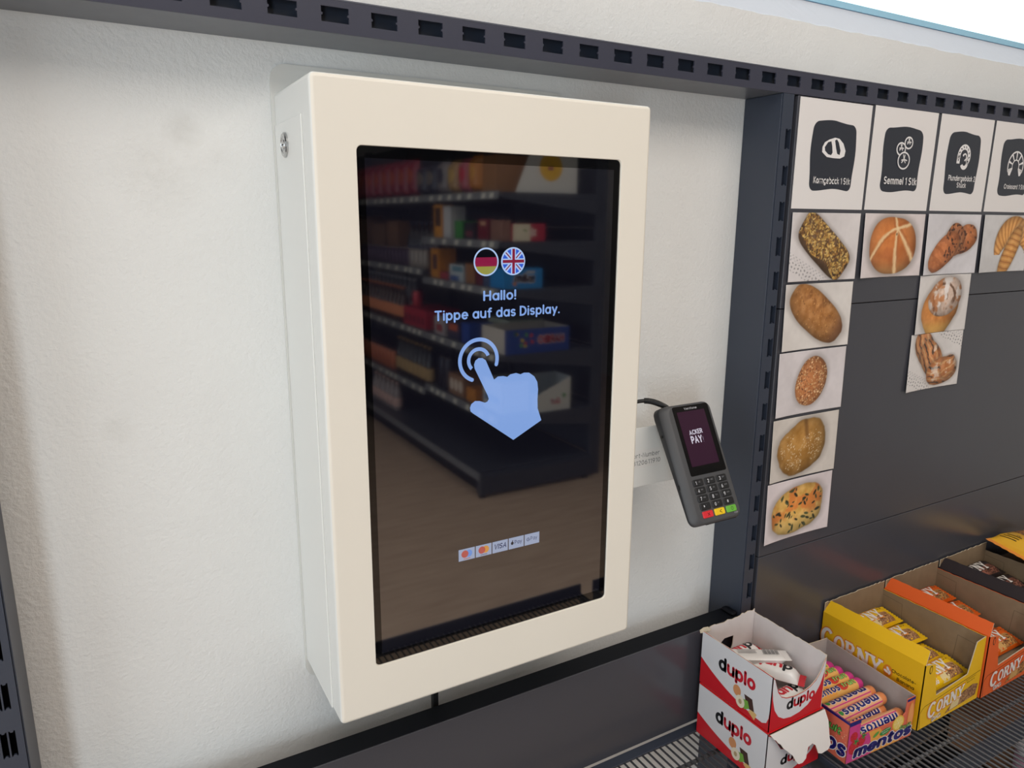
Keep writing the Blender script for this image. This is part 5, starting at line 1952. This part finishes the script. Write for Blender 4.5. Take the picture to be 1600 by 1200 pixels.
# ---- nut pouch leaning at the right edge, on a plain carton
t = thing('plain_carton', 'dark carton at the right picture edge under the nut pouch', 'carton', (1.412, -.25, ZS))
m = mat('dark_carton_board', (52, 44, 46), .5)
MB().box(0, .17, 0, .165, 0, .099, m).build('body', t, bevel=.001)
MB().box(.004, .166, .004, .161, .0991, .1002, M_CARD).build('lid', t)
_X = Vector((.993, -.047, -.105)).normalized()
_Z = _X.cross(Vector((0, .985, .17))).normalized()
_Y = _Z.cross(_X)
pt = thing('nut_pouch', 'yellow snack pouch lying on the dark carton at the right edge', 'pouch', tuple(Vector((1.386, -.0785, .8560)) - _Y * .074), tuple(Matrix((_X, _Y, _Z)).transposed().to_euler()))
M_PO = mat('yellow_pouch_film', (232, 176, 48), .3, spec=.6, bump=.15, bscale=60)
L, Wp, Tp, cr = .190, .148, .026, .014
mb, top = flow_pack(L, Wp, Tp, cr, M_PO, mat('orange_pouch_edge', (236, 150, 70), .35), nx=22, nv=10, zig=.0012)
po = mb.build('film', pt, smooth=True)
a = Art(fn=lambda u, v, l: (u, v, top(u, v) + l * 2), maxedge=.008)
a.poly([(.060, -.058), (.125, -.058), (.150, .010), (.130, .052), (.095, .040), (.062, -.010)], flat((34, 40, 128), .4))
a.poly([(.052, .015), (.100, .045), (.118, .068), (.070, .066)], granola('print_granola_nut', (70, 46, 34), (150, 96, 52), (206, 150, 84), 420))
a.up()
a.ell(.096, -.008, .026, .021, flat((206, 34, 48), .4), n=26)
a.up()
a.text('ültje', .078, -.014, .013, M_MWHT, width=.036, bold=.03)
for k in range(3):
    a.rect(.024 + k * .004, .030 - k * .002, .0253 + k * .004, .062 - k * .004, M_CINK)
a.text('P', .038, .030, .010, M_CINK, bold=.0)
a.build('print', po)

# ------------------------------------------------------------------ the gondola across the aisle (mirrored in the touchscreen)
M_GON = mat('gondola_steel', (62, 66, 76), 0.45)
M_GRAIL = mat('price_rail_grey', (120, 122, 126), 0.4)
M_TAG = mat('price_tag_paper', (214, 212, 200), 0.5)
GX, GP = 1.668, 2.30          # shelf front and post
gon = thing('gondola_rack', 'tall anthracite shop shelving rack mirrored in the touchscreen', 'shelf rack', (GX, -2.82, 0))


def gbox(mb, x0, x1, y0, y1, z0, z1, m):
    return mb.box(x0 - GX, x1 - GX, y0 + 2.82, y1 + 2.82, z0, z1, m)


for y in (-2.89, -3.86, -4.84, -5.82, -6.80, -7.78):
    gbox(MB(), GP, GP + .075, y, y + .03, 0, 2.15, M_GON).build('post', gon, bevel=.002)
for k in range(6):
    for y0, y1 in ((-3.829, -2.891), (-4.809, -3.861), (-5.789, -4.841), (-6.769, -5.821), (-7.749, -6.801)):
        gbox(MB(), GP + .035, GP + .045, y0, y1, .125 + k * .335, .455 + k * .335, M_GON).build('back_panel', gon)
# base
gbox(MB(), 1.552, GP + .001, -2.875, -2.823, .02, .125, M_GON).build('base_end', gon)
gbox(MB(), 1.552, GP, -7.78, -2.876, .105, .14, M_GON).build('base_shelf', gon, bevel=.002)
gbox(MB(), 1.60, 1.61, -7.78, -2.90, .0, .104, M_DARK).build('kick_plate', gon)
for x in (1.57, 2.26):
    o = MB().tube([(x - GX, -.025, 0), (x - GX, -.025, .02)], .02, M_DARK, 10).build('foot', gon)
gbox(MB(), 1.540, 1.5515, -7.78, -2.83, .105, .145, M_GRAIL).build('price_rail', gon)


def gshelf(z, y0, y1, tags):
    mb = MB()
    gbox(mb, GX + .003, GP, y0, y1, z - .028, z, M_GON)
    s = mb.build('shelf', gon, bevel=.0015)
    br = MB()
    for yy in (y1 - .002, y0 + .0005):
        br.slab([(GX + .006 - GX, z - .0285), (GP - GX, z - .11), (GP - GX, z - .0285)], (0, yy + 2.82, 0), (1, 0, 0), (0, 0, 1), .0015, M_GON)
    br.build('bracket', s)
    pr_ = MB()
    pr_.slab([(0, 0), (y1 - y0, 0), (y1 - y0, .042), (0, .042)], (-.0105, y1 + 2.82, z - .036), (0, -1, 0), (.2, 0, .98), .0025, M_GRAIL)
    p_ = pr_.build('price_rail', s)
    tg = MB()
    rr = random.Random(int(z * 100))
    u = .05
    while u < y1 - y0 - .07:
        tg.slab([(u, .006), (u + .045, .006), (u + .045, .034), (u, .034)], (-.0112, y1 + 2.82, z - .036), (0, -1, 0), (.2, 0, .98), .0004, M_TAG)
        u += rr.choice((.09, .13, .17))
    o = tg.build('price_tags', s)
    o['kind'] = 'stuff'


LV1 = (1.645, 1.392, 1.142, .787, .440)
LV2 = (1.645, 1.190, .787, .400)
for z in LV1:
    gshelf(z, -3.845, -2.835, 1)
for z in LV2:
    gshelf(z, -4.83, -3.848, 1)
    gshelf(z, -5.81, -4.833, 1)
    gshelf(z, -6.79, -5.813, 1)
    gshelf(z, -7.77, -6.793, 1)

# goods: x0 is the front edge, they stand on the shelf at z
def carton_of(name, label, cat, x0, x1, y0, y1, z, h, c, art=None, group=None, side=None):
    t = thing(name, label, cat, (x0, y1, z + .0003), group=group)
    m = mat('goods_%d_%d_%d' % tuple(c), c, .45)
    MB().box(0, x1 - x0, y0 - y1, 0, 0, h, m).build('body', t, bevel=.0015)
    if art:      # on the end face (towards the kiosk): u runs to -x
        a = Art((x1 - x0, 0, 0), (-1, 0, 0), (0, 0, 1))
        art(a, x1 - x0, h)
        a.build('end_print', t)
    if side:     # on the front face (towards the aisle): u runs to -y
        a = Art((0, 0, 0), (0, -1, 0), (0, 0, 1))
        side(a, y1 - y0, h)
        a.build('front_print', t)
    return t


def open_tray(name, label, x0, x1, y0, y1, z, h, c, cin, art=None, front_low=None):
    t = thing(name, label, 'display box', (x0, y1, z + .0003))
    W, D = x1 - x0, y1 - y0
    m, mi_ = mat('goods_%d_%d_%d' % tuple(c), c, .45), mat('goods_%d_%d_%d' % tuple(cin), cin, .7)
    fl_ = front_low or h
    MB().box(.003, W - .003, -D + .003, -.003, 0, .003, mi_).build('bottom', t)
    e = MB().slab([(0, 0), (W, 0), (W, fl_), (0, h)], (W, 0, 0), (-1, 0, 0), (0, 0, 1), .003, m, mi_).build('end_wall', t)
    MB().slab([(0, 0), (W, 0), (W, h), (0, h)], (0, -D, 0), (1, 0, 0), (0, 0, 1), .003, m, mi_).build('end_wall', t)
    MB().slab([(0, 0), (D - .007, 0), (D - .007, h), (0, h)], (W, -D + .0035, 0), (0, 1, 0), (0, 0, 1), .003, m, mi_).build('back_wall', t)
    MB().slab([(0, 0), (D - .007, 0), (D - .007, fl_), (0, fl_)], (0, -.0035, 0), (0, -1, 0), (0, 0, 1), .003, mi_, mi_).build('front_wall', t)
    if art:
        a = Art((W, 0, 0), (-1, 0, 0), (0, 0, 1))
        art(a, W, h)
        a.build('end_print', e)
    return t


M_BLU = flat((28, 66, 150), .45)
M_SKY = flat((28, 140, 214), .45)
M_YEL = flat((242, 188, 44), .45)
M_CRM = flat((236, 224, 196), .45)
M_CHO = flat((84, 52, 40), .45)


def art_gummy(a, W, h):
    a.text('HARIBO', W * .09, h * .38, h * .30, M_MWHT, width=W * .40, bold=.15)
    a.up()
    a.text('HARIBO', W * .09, h * .38, h * .30, M_TXR, width=W * .40, bold=.075)
    # sweets scattered at the far side of the print
    rr = random.Random(2)
    for k in range(9):
        a.ell(W * rr.uniform(.58, .84), h * rr.uniform(.12, .85), .013, .010, flat(((226, 196, 60), (214, 70, 60), (90, 160, 70))[k % 3], .45), rot=rr.uniform(0, 3), n=10)


def art_lentil(a, W, h):
    a.text('m&m', W * .22, h * .30, h * .40, M_MWHT, width=W * .50, bold=.14, rot=.06)
    a.up()
    a.text('m&m', W * .22, h * .30, h * .40, M_CHO, width=W * .50, bold=.07, rot=.06)
    a.rect(W * .20, h * .74, W * .42, h * .88, flat((190, 190, 190), .45))
    a.ell(W * .72, h * .26, .012, .012, flat((222, 140, 60), .45), n=12)


def art_rose(a, W, h):
    a.rect(0.002, .002, W * .46, h - .002, flat((186, 34, 58), .45))
    a.rect(W * .46, .002, W - .002, h - .002, M_CRM)
    a.up()
    for k in range(5):
        an = k * 1.256
        a.ell(W * .38 + .014 * math.cos(an), h * .5 + .014 * math.sin(an), .012, .008, flat((232, 200, 190), .45), rot=an, n=10)
    a.ell(W * .62, h * .62, .014, .006, flat((150, 170, 110), .45), rot=.4, n=10)


def art_yolk(a, W, h):
    a.ell(W * .44, h * .66, h * .36, h * .36, M_YEL, n=36)
    a.up()
    a.rect(W * .40, h * .58, W * .49, h * .68, flat((150, 70, 90), .45))


def art_good(a, W, h):
    a.text('Gut', W * .30, h * .20, h * .18, flat((206, 70, 90), .45), width=W * .28, bold=.06, shear=.2)
    a.poly([(W * .12, h * .45), (W * .20, h * .34), (W * .26, h * .46), (W * .2, h * .52)], flat((96, 160, 90), .45))


open_tray('sweets_tray', 'wide blue open tray of gummy sweets with red lettering, mirrored in the touchscreen', 1.712, 2.128, -3.12, -2.848, .787, .135, (28, 66, 150), (206, 198, 188), art_gummy)
carton_of('candy_box', 'sky blue box of chocolate lentils on the rack, mirrored in the touchscreen', 'box', 1.702, 1.944, -3.00, -2.848, 1.142, .108, (28, 140, 214), art_lentil)
carton_of('praline_box', 'red and cream praline box on the rack, mirrored in the touchscreen', 'box', 1.755, 1.957, -3.0, -2.848, 1.392, .092, (186, 34, 58), art_rose)
t = thing('promotion_board', 'white slanted board with a big yellow disc on top shelf, mirrored in the screen', 'sign', (1.775, -2.850, 1.6453))
m = mat('goods_228_226_220', (228, 226, 220), .45)
bd = MB().slab([(0, 0), (.382, 0), (.290, .215), (0, .215)], (.382, 0, 0), (-1, 0, 0), (0, 0, 1), .006, m).build('board', t)
a = Art((.382, 0, 0), (-1, 0, 0), (0, 0, 1))
art_yolk(a, .382, .2)
a.build('print', bd)
MB().box(.02, .32, -.05, -.0065, 0, .004, m).build('foot', t)
open_tray('white_tray', 'white cut-out cardboard tray on the lower rack shelf, mirrored in the touchscreen', 1.925, 2.145, -3.02, -2.848, .440, .190, (222, 222, 216), (190, 196, 200), art_good, .10)


def snack_bag(label, group, c, c2, h, wd):
    t = thing('snack_bag', label, 'snack bag', group=group)
    mb, top = flow_pack(h, wd, .045, .012, mat('goods_bag_%d_%d_%d' % tuple(c), c, .3, spec=.6), mat('goods_bag_%d_%d_%d' % tuple(c), c, .3), nx=10, nv=4)
    b = mb.build('film', t, smooth=True)
    a = Art(fn=lambda u, v, l: (u, v, top(u, v) + l * 4), maxedge=.02)
    a.ell(h * .55, 0, h * .22, wd * .33, flat(c2, .4), n=18)
    a.build('print', b)
    return t


ORD = ['nearest', 'second', 'third', 'fourth', 'fifth', 'sixth', 'seventh', 'eighth', 'ninth', 'tenth', 'eleventh', 'twelfth', 'thirteenth', 'fourteenth']


def numbered(label, i, n):
    return label if n == 1 else '%s %s' % (ORD[i], label)


def bag_row(label, group, c, c2, h, wd, ys, z, x=1.715):
    p = None
    for i, y in enumerate(ys):
        lb = numbered(label, i, len(ys))
        if p is None:
            p = o = snack_bag(lb, group, c, c2, h, wd)
        else:
            o = dup(p, (0, 0, 0), label=lb)
        o.location = (x, y, z + .0022)
        # stand upright, printed side towards the aisle (-x)
        o.rotation_euler = Matrix(((0, 0, -1), (0, 1, 0), (1, 0, 0))).to_euler()


MIR = ', mirrored'
Z5 = 1.645
bag_row('red snack bag standing on the top rack shelf' + MIR, 'red snack bags on the top rack shelf', (136, 30, 50), (176, 80, 54), .24, .15, [-4.06 - .165 * k for k in range(12)], Z5)
bag_row('black snack bag before the red bags on the top shelf' + MIR, 'black snack bags on the top rack shelf', (36, 38, 56), (120, 110, 100), .19, .14, [-3.90, -3.74], Z5)
bag_row('grey snack bag on the top rack shelf' + MIR, 'grey snack bags on the top rack shelf', (120, 114, 116), (60, 56, 70), .20, .13, [-3.58], Z5)
bag_row('tan snack bag on the top rack shelf' + MIR, 'tan snack bags on the top rack shelf', (164, 130, 84), (196, 160, 90), .19, .13, [-3.43], Z5)
bag_row('pink snack bag on the top rack shelf' + MIR, 'pink snack bags on the top rack shelf', (170, 84, 96), (190, 40, 66), .19, .12, [-3.29], Z5)
bag_row('amber snack bag on the top rack shelf' + MIR, 'amber snack bags on the top rack shelf', (184, 116, 40), (206, 146, 60), .20, .12, [-3.16], Z5)
carton_of('shipping_box', 'brown cardboard box on the top rack shelf beside the white board' + MIR, 'box', 1.70, 1.95, -3.08, -2.93, Z5, .19, (150, 106, 66))

Z4 = 1.392
carton_of('tall_box', 'tall amber box with a dark picture on the rack' + MIR, 'box', 1.70, 1.78, -3.74, -3.62, Z4, .20, (224, 150, 50), None, None, lambda a, W, h: a.rect(.02, h * .35, W - .02, h * .9, flat((50, 32, 28), .45)))
carton_of('tall_box', 'tall plain white box beside the amber box on the rack' + MIR, 'box', 1.70, 1.80, -3.60, -3.50, Z4, .19, (206, 206, 208))
carton_of('sweet_box', 'green sweet packet on the rack shelf' + MIR, 'box', 1.70, 1.82, -3.44, -3.34, Z4, .105, (58, 142, 62))
carton_of('sweet_box', 'black sweet packet beside the green packet' + MIR, 'box', 1.70, 1.84, -3.32, -3.19, Z4, .095, (44, 40, 48), None, None, lambda a, W, h: a.rect(.02, .02, W - .03, h * .5, flat((130, 60, 70), .45)))
carton_of('sweet_box', 'dark red sweet box on the rack shelf' + MIR, 'box', 1.70, 1.745, -3.14, -3.02, Z4, .115, (120, 26, 40), None, None, lambda a, W, h: a.rect(.03, h * .7, W - .03, h * .9, flat((196, 150, 120), .45)))
carton_of('sweet_box', 'brown sweet box beside the dark red box' + MIR, 'box', 1.70, 1.75, -2.99, -2.86, Z4, .11, (140, 100, 84))

Z3 = 1.142
carton_of('tall_box', 'amber box with rounded outline at the far rack bay edge' + MIR, 'box', 1.70, 1.82, -3.80, -3.68, Z3, .185, (214, 140, 44), None, None, lambda a, W, h: a.rect(.025, h * .3, W - .03, h * .8, flat((54, 40, 60), .45)))
carton_of('sweet_box', 'flat red sweet packet on the rack' + MIR, 'box', 1.70, 1.8, -3.66, -3.55, Z3, .045, (176, 60, 70))
carton_of('sweet_box', 'white and blue sweet box on the rack' + MIR, 'box', 1.70, 1.84, -3.52, -3.33, Z3, .10, (190, 200, 206), None, None, lambda a, W, h: (a.rect(.06, .005, W - .01, h * .35, flat((50, 90, 160), .45)), a.rect(.01, h * .6, W - .04, h * .9, flat((90, 140, 160), .45))))
carton_of('sweet_box', 'tan sweet box on the rack below the green packet' + MIR, 'box', 1.70, 1.82, -3.30, -3.19, Z3, .115, (160, 110, 70))
carton_of('sweet_box', 'wine red sweet box on the rack' + MIR, 'box', 1.70, 1.80, -3.17, -3.09, Z3, .10, (110, 30, 46))
carton_of('sweet_box', 'slate blue sweet box beside the sky blue box' + MIR, 'box', 1.70, 1.80, -3.08, -3.005, Z3, .10, (70, 86, 120))


def can(label, group, c, r=.033, h=.12, name='drink_can'):
    t = thing(name, label, 'can', group=group)
    MB().lathe([(r * .9, 0), (r, .006), (r, h - .010), (r * .88, h)], mat('goods_can_%d_%d_%d' % tuple(c), c, .3, metal=.3), 14).build('body', t, smooth=True)
    MB().lathe([(r * .87, h + .0001), (r * .89, h + .003), (r * .8, h + .003)], M_CHROME, 14).build('lid', t, smooth=True)
    return t


def bottle(label, group, c, cc, h=.24, r=.034, name='bottle'):
    t = thing(name, label, 'bottle', group=group)
    MB().lathe([(r * .9, 0), (r, .006), (r, h * .58), (r * .8, h * .68), (r * .38, h * .82), (r * .36, h * .93)], mat('goods_bottle_%d_%d_%d' % tuple(c), c, .15, coat=.4), 14).build('body', t, smooth=True)
    MB().lathe([(r * .42, h * .931), (r * .42, h)], mat('goods_cap_%d_%d_%d' % tuple(cc), cc, .4), 12).build('cap', t)
    MB().lathe([(r * 1.01, h * .15), (r * 1.02, h * .16), (r * 1.02, h * .45), (r * 1.01, h * .46)], mat('goods_label_%d_%d_%d' % tuple(cc), tuple(min(255, q + 30) for q in cc), .5), 14).build('label', t, smooth=True)
    return t


def row(proto, pts):
    for i, p in enumerate(pts):
        if i == 0:
            o, base = proto, proto['label']
        else:
            o = dup(proto, p)
        o['label'] = numbered(base, i, len(pts))
        o.location = p


Z2 = .787
# far bay: 1.19, .787, .40
row(can('silver can on the second far rack shelf' + MIR, 'silver cans in the far rack bay', (150, 142, 134)), [(1.715 + dx, -3.90 - k * .072, 1.1905) for dx in (0,) for k in range(4)])
row(can('dark can with a pale band on the far rack shelf' + MIR, 'dark cans in the far rack bay', (64, 44, 66)), [(1.715, -4.20 - k * .072, 1.1905) for k in range(14)])
carton_of('shipping_box', 'brown cardboard box standing in the far rack bay' + MIR, 'box', 1.78, 2.04, -4.80, -4.58, 1.190, .30, (128, 92, 66))
row(bottle('dark tall bottle above the silver cans row' + MIR, 'dark bottles behind the cans', (30, 30, 40), (40, 44, 70), .30), [(1.82, -3.95 - k * .09, 1.1905) for k in range(6)])
t = carton_of('drink_tray', 'red shrink-wrapped tray of drinks in the far rack bay' + MIR, 'box', 1.70, 1.95, -4.30, -3.90, Z2, .125, (184, 44, 62), None, None, lambda a, W, h: [a.rect(.03 + k * .075, .03, .075 + k * .075, .075, flat((120, 24, 44), .45)) for k in range(5)])
row(can('single red and white can standing on the red drinks tray' + MIR, 'cans on the red drinks tray', (190, 56, 66), .036, .11), [(1.76, -4.18, Z2 + .1256)])
row(bottle('brown bottle with orange label left of the red drinks tray' + MIR, 'brown bottles in the far rack bay', (60, 36, 26), (196, 110, 60), .25), [(1.735, -4.38 - k * .080, Z2 + .0003) for k in range(14)])
row(bottle('pale bottle behind the brown bottles' + MIR, 'pale bottles in the far rack bay', (120, 124, 130), (170, 170, 176), .30), [(1.84, -4.42 - k * .09, Z2 + .0003) for k in range(12)])
carton_of('sweet_box', 'blue multipack beside the blue sweets tray' + MIR, 'box', 1.70, 1.86, -3.36, -3.26, Z2, .12, (36, 74, 160))
carton_of('sweet_box', 'multipack with orange print on the rack' + MIR, 'box', 1.70, 1.86, -3.56, -3.40, Z2, .11, (60, 60, 84), None, None, lambda a, W, h: a.rect(.02, h * .5, W - .02, h * .85, flat((206, 100, 60), .45)))
carton_of('sweet_box', 'white multipack with red print on the rack' + MIR, 'box', 1.70, 1.86, -3.76, -3.60, Z2, .115, (176, 168, 170), None, None, lambda a, W, h: a.rect(.04, h * .2, W - .03, h * .6, flat((170, 50, 60), .45)))
carton_of('sweet_box', 'pale green and white carton inside the rack behind the sweets tray' + MIR, 'box', 1.90, 2.14, -3.40, -3.14, Z2, .14, (190, 200, 180))

row(bottle('dark bottle in the row on the lowest far rack shelf' + MIR, 'dark bottles on the low rack shelf', (28, 26, 28), (150, 120, 70), .27), [(1.735, -3.92 - k * .078, .4003) for k in range(8)])
row(can('orange drink carton-sized can at the end of the bottle row' + MIR, 'orange cans on the low rack shelf', (196, 110, 70), .036, .14), [(1.735, -4.60 - k * .085, .4003) for k in range(12)])
carton_of('sweet_box', 'brown and white snack carton on the low rack shelf' + MIR, 'box', 1.70, 1.88, -3.55, -3.34, .440, .13, (150, 112, 84), None, None, lambda a, W, h: [a.ell(W * (.2 + .3 * k), h * .5, W * .13, h * .3, flat((222, 206, 190), .45), n=12) for k in range(3)])
carton_of('sweet_box', 'orange snack carton on the low rack shelf' + MIR, 'box', 1.70, 1.86, -3.30, -3.18, .440, .085, (206, 132, 50))
carton_of('sweet_box', 'white box with blue stripe on the low rack shelf' + MIR, 'box', 1.72, 1.90, -3.12, -2.90, .440, .18, (206, 206, 204), None, None, lambda a, W, h: a.rect(.02, h * .3, W - .02, h * .5, flat((110, 140, 180), .45)))
row(can('black crate-like can on the low rack shelf' + MIR, 'black cans on the low rack shelf', (34, 36, 50), .04, .20), [(1.74, -3.62 - k * .085, .4403) for k in range(2)])
row(bottle('pale bottle standing on the base board at far end' + MIR, 'pale bottles on the base board', (150, 140, 140), (186, 150, 140), .21), [(1.66, -4.36 - k * .09, .1405) for k in range(6)])

for k in range(5):
    carton_of('shipping_box', '%s brown cardboard box in the far row of the rack, mirrored' % ORD[k], 'box', 1.78, 2.08, -5.16 - k * .42, -4.86 - k * .42, 1.190, .28 + .03 * (k % 3), (118 - 6 * k, 86 - 4 * k, 62 - 3 * k), group='cardboard boxes far along the rack')
